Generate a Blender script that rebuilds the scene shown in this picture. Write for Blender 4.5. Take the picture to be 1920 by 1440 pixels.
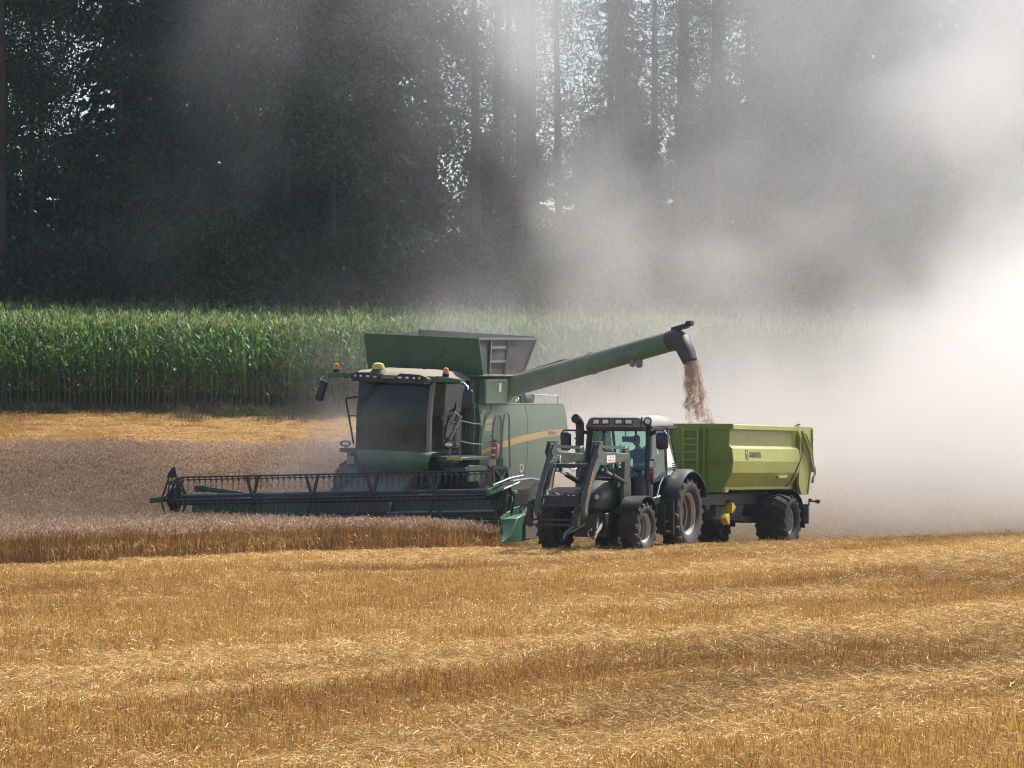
import bpy, bmesh, math, random
import numpy as np
from mathutils import Vector, Matrix, Euler

random.seed(7)
rng = np.random.default_rng(11)
scene = bpy.context.scene
col = scene.collection
for o in list(bpy.data.objects):
    bpy.data.objects.remove(o)

# ------------------------------------------------------------------ camera
CAM_H = 3.85
cam_d = bpy.data.cameras.new('camera')
cam_d.lens = 135.0
cam_d.sensor_width = 36.0
cam_d.clip_start = 1.0
cam_d.clip_end = 5000.0
cam = bpy.data.objects.new('camera', cam_d)
cam.location = (0, 0, CAM_H)
cam.rotation_euler = (math.radians(90), 0, 0)
col.objects.link(cam)
scene.camera = cam

# ------------------------------------------------------------------ sky and sun
SUN_EL, SUN_AZ = math.radians(52.0), math.atan2(0.68, 0.55)   # azimuth from +Y towards +X
world = bpy.data.worlds.new('World')
scene.world = world
world.use_nodes = True
wn = world.node_tree
for n in list(wn.nodes):
    wn.nodes.remove(n)
sky = wn.nodes.new('ShaderNodeTexSky')
sky.sky_type = 'NISHITA'
sky.sun_disc = False
sky.sun_elevation = SUN_EL
sky.sun_rotation = SUN_AZ
sky.altitude = 450
sky.air_density = 1.0
sky.dust_density = 1.5
sky.ozone_density = 1.0
bg = wn.nodes.new('ShaderNodeBackground')
bg.inputs['Strength'].default_value = 0.085
wo = wn.nodes.new('ShaderNodeOutputWorld')
wn.links.new(sky.outputs[0], bg.inputs['Color'])
wn.links.new(bg.outputs[0], wo.inputs['Surface'])

sun_d = bpy.data.lights.new('sun', 'SUN')
sun_d.energy = 5.0
sun_d.angle = math.radians(0.53)
sun_d.color = (1.0, 0.965, 0.925)
sun = bpy.data.objects.new('sun', sun_d)
sd = Vector((math.sin(SUN_AZ) * math.cos(SUN_EL), math.cos(SUN_AZ) * math.cos(SUN_EL), math.sin(SUN_EL)))
sun.rotation_euler = sd.to_track_quat('Z', 'Y').to_euler()
sun.location = sd * 60
col.objects.link(sun)

scene.view_settings.view_transform = 'Standard'
scene.view_settings.look = 'None'
scene.view_settings.exposure = 0.9
scene.view_settings.gamma = 1.0
scene.view_settings.use_curve_mapping = False
scene.render.engine = 'CYCLES'
cy = scene.cycles
cy.max_bounces = 22
cy.diffuse_bounces = 2
cy.glossy_bounces = 2
cy.transmission_bounces = 3
cy.transparent_max_bounces = 8
cy.volume_bounces = 20
cy.volume_step_rate = 1.5
cy.volume_max_steps = 160
cy.filter_width = 1.05
cy.use_adaptive_sampling = True
cy.adaptive_threshold = 0.015
cy.caustics_reflective = False
cy.caustics_refractive = False
cy.sample_clamp_indirect = 10.0
cy.use_denoising = True
cy.denoiser = 'OPENIMAGEDENOISE'
try:
    cy.denoising_input_passes = 'RGB_ALBEDO_NORMAL'
    cy.denoising_prefilter = 'ACCURATE'
except Exception:
    pass


# ------------------------------------------------------------------ helpers
def sstep(a, b, x):
    t = np.clip((np.asarray(x, float) - a) / (b - a), 0, 1)
    return t * t * (3 - 2 * t)


def tag(o, label=None, cat=None, group=None, kind=None):
    if label:
        o['label'] = label
    if cat:
        o['category'] = cat
    if group:
        o['group'] = group
    if kind:
        o['kind'] = kind
    return o


def link(o, parent=None):
    col.objects.link(o)
    if parent is not None:
        o.parent = parent
    return o


def empty(name, loc=(0, 0, 0), rot=(0, 0, 0), parent=None):
    o = bpy.data.objects.new(name, None)
    o.location = loc
    o.rotation_euler = rot
    o.empty_display_size = 0.3
    return link(o, parent)


def new_mesh(name, v, f, mats, midx=None, smooth=None):
    me = bpy.data.meshes.new(name)
    me.from_pydata([tuple(p) for p in v], [], f)
    for m in (mats if isinstance(mats, (list, tuple)) else [mats]):
        me.materials.append(m)
    if midx is not None:
        me.polygons.foreach_set('material_index', midx)
    if smooth is not None:
        me.polygons.foreach_set('use_smooth', [True] * len(me.polygons))
        me.set_sharp_from_angle(angle=math.radians(smooth))
    me.update()
    return me


def quads_mesh(name, V, mats, midx=None, tris=False):
    """V: (n, 4, 3) array, one loose quad each (fast path for foliage)."""
    n, k = V.shape[0], V.shape[1]
    me = bpy.data.meshes.new(name)
    me.vertices.add(n * k)
    me.vertices.foreach_set('co', V.reshape(-1).astype(np.float32))
    me.loops.add(n * k)
    me.loops.foreach_set('vertex_index', np.arange(n * k, dtype=np.int32))
    me.polygons.add(n)
    me.polygons.foreach_set('loop_start', np.arange(0, n * k, k, dtype=np.int32))
    for m in (mats if isinstance(mats, (list, tuple)) else [mats]):
        me.materials.append(m)
    if midx is not None:
        me.polygons.foreach_set('material_index', np.asarray(midx, dtype=np.int32))
    me.update(calc_edges=True)
    me.validate()
    return me


class MB:
    """Collects boxes, tubes, prisms and lathes; build() links them as ONE mesh object."""

    def __init__(self):
        self.v, self.f, self.mi, self.cur = [], [], [], 0

    def add(self, v, f):
        b = len(self.v)
        self.v += [tuple(p) for p in v]
        self.f += [tuple(i + b for i in q) for q in f]
        self.mi += [self.cur] * len(f)
        return self

    def mat(self, i):
        self.cur = i
        return self

    def hexa(self, p):
        return self.add(p, [(0, 3, 2, 1), (4, 5, 6, 7), (0, 1, 5, 4), (1, 2, 6, 5), (2, 3, 7, 6), (3, 0, 4, 7)])

    def box(self, a, b):
        (x0, y0, z0), (x1, y1, z1) = a, b
        return self.hexa([(x0, y0, z0), (x1, y0, z0), (x1, y1, z0), (x0, y1, z0), (x0, y0, z1), (x1, y0, z1), (x1, y1, z1), (x0, y1, z1)])

    def bar(self, p, q, w, h, up=(0, 0, 1)):
        """Box beam from p to q, w across and h along up."""
        p, q = Vector(p), Vector(q)
        d = (q - p).normalized()
        s = d.cross(Vector(up))
        if s.length < 1e-4:
            s = d.cross(Vector((1, 0, 0)))
        s.normalize()
        u = s.cross(d)
        s, u = s * w / 2, u * h / 2
        return self.hexa([p - s - u, p + s - u, p + s + u, p - s + u, q - s - u, q + s - u, q + s + u, q - s + u])

    def prism(self, poly, ax, a, b):
        """poly: 2-D outline in the plane normal to axis ax, extruded from a to b."""
        n = len(poly)
        def P(q, t):
            return {'x': (t, q[0], q[1]), 'y': (q[0], t, q[1]), 'z': (q[0], q[1], t)}[ax]
        v = [P(q, a) for q in poly] + [P(q, b) for q in poly]
        f = [tuple(range(n))[::-1], tuple(range(n, 2 * n))] + [(i, (i + 1) % n, n + (i + 1) % n, n + i) for i in range(n)]
        return self.add(v, f)

    def tube(self, path, r, n=8, closed=False):
        P = [Vector(p) for p in path]
        m = len(P)
        R = r if isinstance(r, (list, tuple)) else [r] * m
        v, f = [], []
        ref = None
        for i in range(m):
            a = P[i - 1] if (i > 0 or closed) else P[i]
            b = P[(i + 1) % m] if (i < m - 1 or closed) else P[i]
            d = (b - a).normalized()
            if ref is None:
                ref = d.orthogonal().normalized()
            ref = (ref - d * ref.dot(d))
            ref = ref.normalized() if ref.length > 1e-5 else d.orthogonal().normalized()
            s = d.cross(ref)
            for k in range(n):
                t = 2 * math.pi * k / n
                v.append(P[i] + (ref * math.cos(t) + s * math.sin(t)) * R[i])
        for i in range(m if closed else m - 1):
            j = (i + 1) % m
            for k in range(n):
                k2 = (k + 1) % n
                f.append((i * n + k, i * n + k2, j * n + k2, j * n + k))
        if not closed:
            f.append(tuple(range(n))[::-1])
            f.append(tuple((m - 1) * n + k for k in range(n)))
        return self.add(v, f)

    def cyl(self, p, q, r, r2=None, n=12):
        return self.tube([p, q], [r, r if r2 is None else r2], n)

    def lathe(self, prof, c=(0, 0, 0), ax='y', n=24, closed=False, caps=True):
        """prof: (radius, along-axis) pairs."""
        v, f = [], []
        m = len(prof)
        for r, a in prof:
            for k in range(n):
                t = 2 * math.pi * k / n
                q = {'y': (r * math.cos(t), a, r * math.sin(t)), 'x': (a, r * math.cos(t), r * math.sin(t)), 'z': (r * math.cos(t), r * math.sin(t), a)}[ax]
                v.append((q[0] + c[0], q[1] + c[1], q[2] + c[2]))
        for i in range(m - 1 + closed):
            j = (i + 1) % m
            for k in range(n):
                k2 = (k + 1) % n
                f.append((i * n + k, i * n + k2, j * n + k2, j * n + k))
        if not closed and caps:
            if prof[0][0] > 1e-6:
                f.append(tuple(range(n)))
            if prof[-1][0] > 1e-6:
                f.append(tuple((m - 1) * n + k for k in range(n))[::-1])
        return self.add(v, f)

    def plate(self, pts, th):
        """Flat polygon of 3-D points given a thickness along its own normal (backwards)."""
        P = [Vector(p) for p in pts]
        nrm = Vector((0, 0, 0))
        for i in range(len(P)):
            nrm += P[i].cross(P[(i + 1) % len(P)])
        nrm = nrm.normalized() * th
        n = len(P)
        return self.add(P + [p - nrm for p in P], [tuple(range(n)), tuple(range(n, 2 * n))[::-1]] + [(i, n + i, n + (i + 1) % n, (i + 1) % n) for i in range(n)])

    def loft(self, secs, cap=True):
        n = len(secs[0])
        v = [p for s in secs for p in s]
        f = []
        for i in range(len(secs) - 1):
            for k in range(n):
                k2 = (k + 1) % n
                f.append((i * n + k, i * n + k2, (i + 1) * n + k2, (i + 1) * n + k))
        if cap:
            f.append(tuple(range(n))[::-1])
            f.append(tuple((len(secs) - 1) * n + k for k in range(n)))
        return self.add(v, f)

    def sheet(self, rows, th, nrm):
        """Open grid of points thickened along nrm."""
        m, n = len(rows), len(rows[0])
        d = Vector(nrm).normalized() * th
        v = [Vector(p) for r in rows for p in r]
        v += [p - d for p in v]
        N = m * n
        f = []
        for i in range(m - 1):
            for k in range(n - 1):
                q = (i * n + k, i * n + k + 1, (i + 1) * n + k + 1, (i + 1) * n + k)
                f += [q, tuple(N + t for t in q[::-1])]
        edge = [k for k in range(n)] + [i * n + n - 1 for i in range(1, m)] + [(m - 1) * n + k for k in range(n - 2, -1, -1)] + [i * n for i in range(m - 2, 0, -1)]
        for a, b in zip(edge, edge[1:] + edge[:1]):
            f.append((a, N + a, N + b, b))
        return self.add(v, f)

    def build(self, name, mats, parent=None, smooth=35, bevel=0, loc=None, rot=None, fix=True):
        me = new_mesh(name, self.v, self.f, mats, self.mi)
        if fix:
            bm = bmesh.new()
            bm.from_mesh(me)
            bmesh.ops.recalc_face_normals(bm, faces=bm.faces)
            bm.to_mesh(me)
            bm.free()
        if smooth:
            me.polygons.foreach_set('use_smooth', [True] * len(me.polygons))
            me.set_sharp_from_angle(angle=math.radians(smooth))
        o = bpy.data.objects.new(name, me)
        if loc:
            o.location = loc
        if rot:
            o.rotation_euler = rot
        if bevel:
            b = o.modifiers.new('edge', 'BEVEL')
            b.width = bevel
            b.segments = 1
            b.limit_method = 'ANGLE'
            b.angle_limit = math.radians(40)
        return link(o, parent)


# ------------------------------------------------------------------ materials
class NT:
    """Small wrapper to wire shader nodes."""

    def __init__(self, name):
        self.m = bpy.data.materials.new(name)
        self.m.use_nodes = True
        self.t = self.m.node_tree
        self.t.nodes.clear()
        self.out = self.t.nodes.new('ShaderNodeOutputMaterial')

    def n(self, typ, **kw):
        nd = self.t.nodes.new(typ)
        for k, v in kw.items():
            setattr(nd, k, v)
        return nd

    def set(self, sock, v):
        if hasattr(v, 'links') or isinstance(v, bpy.types.NodeSocket):
            self.t.links.new(v, sock)
        elif v is not None:
            if sock.type == 'RGBA' and len(v) == 3:
                v = (*v, 1)
            sock.default_value = v

    def math(self, op, a, b=None, c=None, clamp=False):
        nd = self.n('ShaderNodeMath', operation=op, use_clamp=clamp)
        for i, v in enumerate((a, b, c)):
            if v is not None:
                self.set(nd.inputs[i], v)
        return nd.outputs[0]

    def mix(self, f, a, b, blend='MIX'):
        nd = self.n('ShaderNodeMix', data_type='RGBA', blend_type=blend)
        self.set(nd.inputs[0], f)
        self.set(nd.inputs[6], a)
        self.set(nd.inputs[7], b)
        return nd.outputs[2]

    def noise(self, scale, detail=3, vec=None, rough=0.6, dist=0.0):
        nd = self.n('ShaderNodeTexNoise')
        nd.inputs['Scale'].default_value = scale
        nd.inputs['Detail'].default_value = detail
        nd.inputs['Roughness'].default_value = rough
        nd.inputs['Distortion'].default_value = dist
        if vec is not None:
            self.set(nd.inputs['Vector'], vec)
        return nd.outputs['Fac']

    def ramp(self, f, stops):
        nd = self.n('ShaderNodeValToRGB')
        e = nd.color_ramp.elements
        while len(e) < len(stops):
            e.new(0.5)
        for q, (p, c) in zip(e, stops):
            q.position = p
            q.color = (*c, 1) if len(c) == 3 else c
        self.set(nd.inputs[0], f)
        return nd.outputs[0]

    def mapr(self, f, a, b, c=0.0, d=1.0):
        nd = self.n('ShaderNodeMapRange')
        self.set(nd.inputs[0], f)
        for i, v in enumerate((a, b, c, d)):
            nd.inputs[i + 1].default_value = v
        return nd.outputs[0]

    def objco(self):
        return self.n('ShaderNodeTexCoord').outputs['Object']

    def bsdf(self, color, rough=0.6, metal=0.0, spec=0.5, **kw):
        b = self.n('ShaderNodeBsdfPrincipled')
        self.set(b.inputs['Base Color'], color)
        self.set(b.inputs['Roughness'], rough)
        self.set(b.inputs['Metallic'], metal)
        self.set(b.inputs['Specular IOR Level'], spec)
        for k, v in kw.items():
            self.set(b.inputs[k.replace('_', ' ')], v)
        return b

    def bump(self, h, strength=0.3, dist=0.02):
        nd = self.n('ShaderNodeBump')
        nd.inputs['Strength'].default_value = strength
        nd.inputs['Distance'].default_value = dist
        self.set(nd.inputs['Height'], h)
        return nd.outputs[0]

    def done(self, surf):
        self.t.links.new(surf.outputs[0] if hasattr(surf, 'outputs') else surf, self.out.inputs['Surface'])
        return self.m


DUST = (0.36, 0.29, 0.21)


def paint(name, color, rough=0.4, dust=0.35, metal=0.0, spec=0.5, grain=9.0, lowdust=None):
    """Used machine paint: field dust settled on upward faces and in blotches."""
    t = NT(name)
    co = t.objco()
    n1 = t.noise(grain, 5, co, 0.65)
    n2 = t.noise(grain * 0.22, 3, co, 0.6)
    nz = t.n('ShaderNodeSeparateXYZ')
    t.set(nz.inputs[0], t.n('ShaderNodeNewGeometry').outputs['Normal'])
    up = t.mapr(nz.outputs[2], 0.25, 0.95)
    blot = t.mapr(t.math('ADD', t.math('MULTIPLY', n1, 0.5), t.math('MULTIPLY', n2, 0.5)), 0.36, 0.66)
    f = t.math('ADD', t.math('MULTIPLY', up, 0.75), t.math('MULTIPLY', blot, 0.55))
    f = t.math('MULTIPLY', f, dust, clamp=True)
    var = t.mix(t.mapr(n2, 0.3, 0.7), tuple(c * 0.85 for c in color), tuple(min(1, c * 1.12) for c in color))
    c = t.mix(f, var, DUST)
    r = t.math('ADD', rough, t.math('MULTIPLY', f, 0.6), clamp=True)
    return t.done(t.bsdf(c, r, metal, spec, Normal=t.bump(n1, 0.06, 0.01)))


def plain(name, color, rough=0.5, metal=0.0, spec=0.5):
    t = NT(name)
    n = t.noise(25, 3, t.objco())
    return t.done(t.bsdf(t.mix(n, tuple(c * 0.8 for c in color), tuple(min(1, c * 1.2) for c in color)), rough, metal, spec))


def foliage(name, dark, light, transl=0.35, rough=0.5, spec=0.3, tint=False, hue=None, scale=0.5):
    """Leaf material: each leaf its own shade, light shines through."""
    t = NT(name)
    isl = t.n('ShaderNodeNewGeometry').outputs['Random Per Island']
    c = t.mix(isl, dark, light)
    if hue:
        c = t.mix(t.mapr(t.noise(scale, 2, t.n('ShaderNodeNewGeometry').outputs['Position']), 0.38, 0.62), c, t.mix(isl, dark, hue))
    if tint:
        a = t.n('ShaderNodeAttribute', attribute_type='INSTANCER', attribute_name='tint')
        c = t.mix(1.0, c, t.ramp(a.outputs['Fac'], tint), 'MULTIPLY')
    b = t.bsdf(c, rough, 0, spec)
    tr = t.n('ShaderNodeBsdfTranslucent')
    t.set(tr.inputs['Color'], c)
    mx = t.n('ShaderNodeMixShader')
    mx.inputs[0].default_value = transl
    t.t.links.new(b.outputs[0], mx.inputs[1])
    t.t.links.new(tr.outputs[0], mx.inputs[2])
    return t.done(mx)


# ------------------------------------------------------------------ terrain
CN = Vector((-0.616, 0.788))          # across the low crest the tractor drives along


def zt(x, y):
    x, y = np.asarray(x, float), np.asarray(y, float)
    far = 1.5 * sstep(98, 117, y) + 1.45 * sstep(115, 127, y) * 1.0 + 1.3 * sstep(125, 152, y) + 0.0 * x
    far = far + np.clip(y - 152, 0, 400) * 0.012
    s = (x - 2.9) * CN.x + (y - 88.6) * CN.y
    dip = -0.045 * np.clip(s, 0, 2.2) ** 2 - 0.06 * np.clip(s - 2.2, 0, 3)
    dip = dip * sstep(-2.5, 2.5, x) * (1 - sstep(100, 112, y))
    und = 0.045 * np.sin(x * 0.31 + y * 0.13) + 0.035 * np.sin(y * 0.42 - x * 0.17 + 1.3)
    und = und * (1 - sstep(84, 90, y)) + 0.05 * np.sin(x * 0.35 + 0.6) * sstep(112, 118, y)
    return far + dip + und


def make_ground():
    def axis(segs):
        out = []
        for a, b, n in segs:
            out += list(np.linspace(a, b, n, endpoint=False))
        return out + [segs[-1][1]]
    xs = axis([(-1500, -60, 12), (-60, -24, 18), (-24, 24, 96), (24, 60, 18), (60, 1500, 12)])
    ys = axis([(-1200, 0, 8), (0, 34, 17), (34, 130, 192), (130, 220, 45), (220, 2500, 12)])
    X, Y = np.meshgrid(xs, ys)
    Z = zt(X, Y)
    v = np.stack([X, Y, Z], -1).reshape(-1, 3)
    w = len(xs)
    f = [(j * w + i, j * w + i + 1, (j + 1) * w + i + 1, (j + 1) * w + i) for j in range(len(ys) - 1) for i in range(w - 1)]
    t = NT('field_soil')
    pos = t.n('ShaderNodeNewGeometry').outputs['Position']
    mp = t.n('ShaderNodeMapping')
    mp.inputs['Rotation'].default_value = (0, 0, math.radians(-50))
    mp.inputs['Scale'].default_value = (0.25, 1.0, 1.0)
    t.set(mp.inputs[0], pos)
    b = t.noise(0.8, 4, mp.outputs[0])
    fine = t.noise(22, 4, pos, 0.7)
    c = t.mix(t.mapr(b, 0.35, 0.65), (0.20, 0.115, 0.045), (0.33, 0.21, 0.085))
    c = t.mix(t.mapr(fine, 0.35, 0.7), c, (0.13, 0.085, 0.045))
    sep = t.n('ShaderNodeSeparateXYZ')
    t.set(sep.inputs[0], pos)
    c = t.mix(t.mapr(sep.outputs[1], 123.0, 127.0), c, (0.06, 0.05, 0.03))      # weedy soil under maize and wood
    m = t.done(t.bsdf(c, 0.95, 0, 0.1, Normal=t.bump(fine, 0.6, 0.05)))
    o = bpy.data.objects.new('ground', new_mesh('ground', v, f, m, smooth=180))
    tag(o, kind='structure')
    return link(o)


make_ground()


# ------------------------------------------------------------------ scattering (stuff): points + geometry nodes
def scatter(name, pts, rotz, scale, idx, tint, sources, label, tilt=None):
    """One object of kind stuff: instances of the loose source meshes on the points."""
    c = bpy.data.collections.new(name + '_source')
    for i, me in enumerate(sources):
        so = bpy.data.objects.new(f'{name}_clump_{i:02d}', me)
        c.objects.link(so)
    me = bpy.data.meshes.new(name)
    me.vertices.add(len(pts))
    me.vertices.foreach_set('co', np.asarray(pts, np.float32).reshape(-1))
    for an, ty, dat in (('rz', 'FLOAT', rotz), ('sc', 'FLOAT', scale), ('vi', 'INT', idx), ('tint', 'FLOAT', tint)):
        a = me.attributes.new(an, ty, 'POINT')
        a.data.foreach_set('value', np.asarray(dat, np.int32 if ty == 'INT' else np.float32))
    o = bpy.data.objects.new(name, me)
    g = bpy.data.node_groups.new(name + '_scatter', 'GeometryNodeTree')
    g.interface.new_socket('Geometry', in_out='INPUT', socket_type='NodeSocketGeometry')
    g.interface.new_socket('Geometry', in_out='OUTPUT', socket_type='NodeSocketGeometry')
    N, K = g.nodes, g.links
    gi, go = N.new('NodeGroupInput'), N.new('NodeGroupOutput')
    ci = N.new('GeometryNodeCollectionInfo')
    ci.inputs['Collection'].default_value = c
    ci.inputs['Separate Children'].default_value = True
    ci.inputs['Reset Children'].default_value = True
    ip = N.new('GeometryNodeInstanceOnPoints')
    ip.inputs['Pick Instance'].default_value = True

    def at(nm, ty):
        q = N.new('GeometryNodeInputNamedAttribute')
        q.data_type = ty
        q.inputs['Name'].default_value = nm
        return q.outputs['Attribute']
    cx = N.new('ShaderNodeCombineXYZ')
    K.new(at('rz', 'FLOAT'), cx.inputs[2])
    K.new(gi.outputs[0], ip.inputs['Points'])
    K.new(ci.outputs[0], ip.inputs['Instance'])
    K.new(at('vi', 'INT'), ip.inputs['Instance Index'])
    K.new(cx.outputs[0], ip.inputs['Rotation'])
    K.new(at('sc', 'FLOAT'), ip.inputs['Scale'])
    K.new(ip.outputs[0], go.inputs[0])
    md = o.modifiers.new('scatter', 'NODES')
    md.node_group = g
    tag(o, label, kind='stuff')
    return link(o)


def strip(p0, p1, w0, w1, side):
    """Flat blade from p0 to p1 (arrays n,3), width along side."""
    s = side
    return np.stack([p0 - s * w0, p0 + s * w0, p1 + s * w1, p1 - s * w1], 1)


def unit(a):
    return a / np.maximum(np.linalg.norm(a, axis=-1, keepdims=True), 1e-9)


def rnd(n, a, b):
    return rng.uniform(a, b, n)

# ------------------------------------------------------------------ stubble field
M_STUB = foliage('cut_straw', (0.29, 0.135, 0.028), (0.72, 0.43, 0.115), transl=0.3, rough=0.4, spec=0.5,
                 tint=[(0.0, (0.62, 0.55, 0.50)), (0.5, (1.0, 1.0, 1.0)), (1.0, (1.12, 1.16, 1.25))])
M_STRAW = foliage('loose_straw', (0.44, 0.25, 0.07), (0.80, 0.57, 0.25), transl=0.25, rough=0.5, spec=0.25,
                  tint=[(0.0, (0.6, 0.55, 0.5)), (0.5, (1.0, 1.0, 1.0)), (1.0, (1.08, 1.1, 1.15))])
M_GREENBIT = foliage('field_weed', (0.05, 0.08, 0.02), (0.14, 0.17, 0.05), transl=0.3)


def stubble_patch(name, n_stem, n_straw, n_weed, size=0.6, hmin=0.06, hmax=0.15):
    n = n_stem
    row = rng.integers(0, 5, n)
    x = rnd(n, 0, size) - size / 2
    y = (row + 0.5) * size / 5 - size / 2 + rng.normal(0, 0.016, n)
    h = rnd(n, hmin, hmax) * np.where(rng.random(n) < 0.03, 1.9, 1.0)
    p0 = np.stack([x, y, np.full(n, -0.02)], 1)
    lean = rng.normal(0, 0.22, (n, 2)) * h[:, None]
    p1 = p0 + np.stack([lean[:, 0], lean[:, 1], h], 1)
    a = rnd(n, 0, 2 * math.pi)
    side = np.stack([np.cos(a), np.sin(a), 0 * a], 1)
    w = rnd(n, 0.0028, 0.0048)[:, None]
    Q = [strip(p0, p1, w, w * 0.9, side)]
    mi = [np.zeros(n, int)]
    n = n_straw
    L = rnd(n, 0.04, 0.17) * np.where(rng.random(n) < 0.04, 2.2, 1.0)
    a = rnd(n, 0, 2 * math.pi)
    el = rng.normal(0.1, 0.3, n)
    c = np.stack([rnd(n, -size / 2, size / 2), rnd(n, -size / 2, size / 2), rnd(n, 0.01, 0.10)], 1)
    d = np.stack([np.cos(a) * np.cos(el), np.sin(a) * np.cos(el), np.sin(el)], 1)
    r = rng.normal(0, 1, (n, 3))
    side = unit(np.cross(d, r))
    w = rnd(n, 0.0026, 0.0052)[:, None]
    p0, p1 = c - d * L[:, None] / 2, c + d * L[:, None] / 2
    mid = (p0 + p1) / 2 + np.array([0, 0, 1.0]) * (L * rnd(n, 0.0, 0.12))[:, None]
    Q += [strip(p0, mid, w, w, side), strip(mid, p1, w, w * 0.7, side)]
    mi += [np.ones(n, int), np.ones(n, int)]
    if n_weed:
        n = n_weed
        p0 = np.stack([rnd(n, -.3, .3) * 0.5, rnd(n, -.3, .3) * 0.5, np.zeros(n)], 1)
        p1 = p0 + np.stack([rng.normal(0, .05, n), rng.normal(0, .05, n), rnd(n, .03, .12)], 1)
        a = rnd(n, 0, 6.28)
        side = np.stack([np.cos(a), np.sin(a), 0 * a], 1)
        Q.append(strip(p0, p1, 0.008, 0.004, side))
        mi.append(np.full(n, 2))
    return quads_mesh(name, np.concatenate(Q), [M_STUB, M_STRAW, M_GREENBIT], np.concatenate(mi))


def vnoise(x, y, seed=0):
    """Cheap smooth value noise, 0..1."""
    r = np.random.default_rng(seed).random((64, 64))
    xi, yi = np.floor(x).astype(int), np.floor(y).astype(int)
    fx, fy = x - xi, y - yi
    fx, fy = fx * fx * (3 - 2 * fx), fy * fy * (3 - 2 * fy)
    g = lambda i, j: r[i % 64, j % 64]
    return (g(xi, yi) * (1 - fx) + g(xi + 1, yi) * fx) * (1 - fy) + (g(xi, yi + 1) * (1 - fx) + g(xi + 1, yi + 1) * fx) * fy


C_O = (-2.38, 97.2)
HEAD = math.radians(24)
FW = (-math.sin(HEAD), -math.cos(HEAD))
LF = (math.cos(HEAD), -math.sin(HEAD))


def in_wheat(x, y, m=0.0):
    dx, dy = x - C_O[0], y - C_O[1]
    fwd, lat = dx * FW[0] + dy * FW[1], dx * LF[0] + dy * LF[1]
    edge = y - x - 90.7 - 0.25 * np.sin(x * 0.9) - 0.15 * np.sin(x * 2.3 + 1)
    far = 116.8 + 0.35 * np.sin(x * 0.28 + 2) + 0.02 * x
    return (edge > m) & (y < far - m) & (lat < 4.15 - m) & ~((lat > -4.9 - m) & (fwd < 3.55 + m))


def make_stubble():
    src = [stubble_patch('stubble_clump', 150, 34, 0), stubble_patch('stubble_clump', 140, 45, 3), stubble_patch('stubble_clump', 165, 26, 0, hmax=0.19),
           stubble_patch('stubble_clump', 110, 90, 2), stubble_patch('stubble_clump', 100, 115, 0),
           stubble_patch('stubble_clump', 60, 210, 0, hmax=0.12), stubble_patch('stubble_clump', 50, 260, 2, hmax=0.12)]
    P = []
    s = 0.5
    for y in np.arange(31, 101, s):
        hw = 0.1345 * y + 3.0
        x = np.arange(-hw, hw, s)
        P.append(np.stack([x, np.full_like(x, y)], 1))
    for y in np.arange(101, 126.5, s):
        hw = 0.1345 * y + 4.0
        x = np.arange(-hw, hw, s)
        P.append(np.stack([x, np.full_like(x, y)], 1))
    P = np.concatenate(P)
    P += rng.uniform(-0.14, 0.14, P.shape)
    x, y = P[:, 0], P[:, 1]
    keep = ~in_wheat(x, y, -0.1)
    P = P[keep]
    x, y = P[:, 0], P[:, 1]
    th = math.radians(52)                                   # run of the straw swaths over the ground
    u, w = x * math.cos(th) + y * math.sin(th), -x * math.sin(th) + y * math.cos(th)
    b = 0.62 * vnoise(u * 0.055 + 3, w * 0.33 + 7, 1) + 0.26 * vnoise(u * 0.16, w * 0.8, 2) + 0.12 * vnoise(u * .7, w * 2.0, 3)
    t2 = 0.6 * vnoise(u * 0.045 + 9, w * 0.22, 4) + 0.4 * vnoise(u * 0.2, w * 0.7, 5)
    b = np.clip((b - 0.5) * 1.9 + 0.44 + 0.26 * sstep(74, 86, y), 0, 1)
    r = rng.random(len(P))
    idx = np.where(b < 0.42, rng.integers(0, 3, len(P)), np.where(b < 0.63, rng.integers(2, 5, len(P)), rng.integers(4, 7, len(P))))
    idx = np.where(r < 0.12, rng.integers(0, 7, len(P)), idx)
    tint = np.clip((t2 - 0.5) * 1.6 + 0.52 + rng.normal(0, 0.06, len(P)), 0, 1)
    rz = th + rng.normal(0, 0.12, len(P)) + math.pi * rng.integers(0, 2, len(P))
    sc = rng.uniform(0.88, 1.18, len(P))
    pts = np.stack([x, y, zt(x, y)], 1)
    scatter('stubble', pts, rz, sc, idx, tint, src, 'golden cut stubble and chopped straw covering the harvested field')


rng = np.random.default_rng(101)
make_stubble()

# ------------------------------------------------------------------ standing wheat
M_STALK = foliage('wheat_stalk', (0.16, 0.078, 0.026), (0.58, 0.345, 0.12), transl=0.3, rough=0.5, spec=0.25,
                  tint=[(0, (0.8, 0.78, 0.75)), (1, (1.1, 1.1, 1.1))])
M_EAR = foliage('wheat_ear', (0.23, 0.145, 0.088), (0.90, 0.69, 0.49), transl=0.2, rough=0.55, spec=0.25,
                tint=[(0, (0.85, 0.84, 0.84)), (1, (1.1, 1.1, 1.1))])


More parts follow.
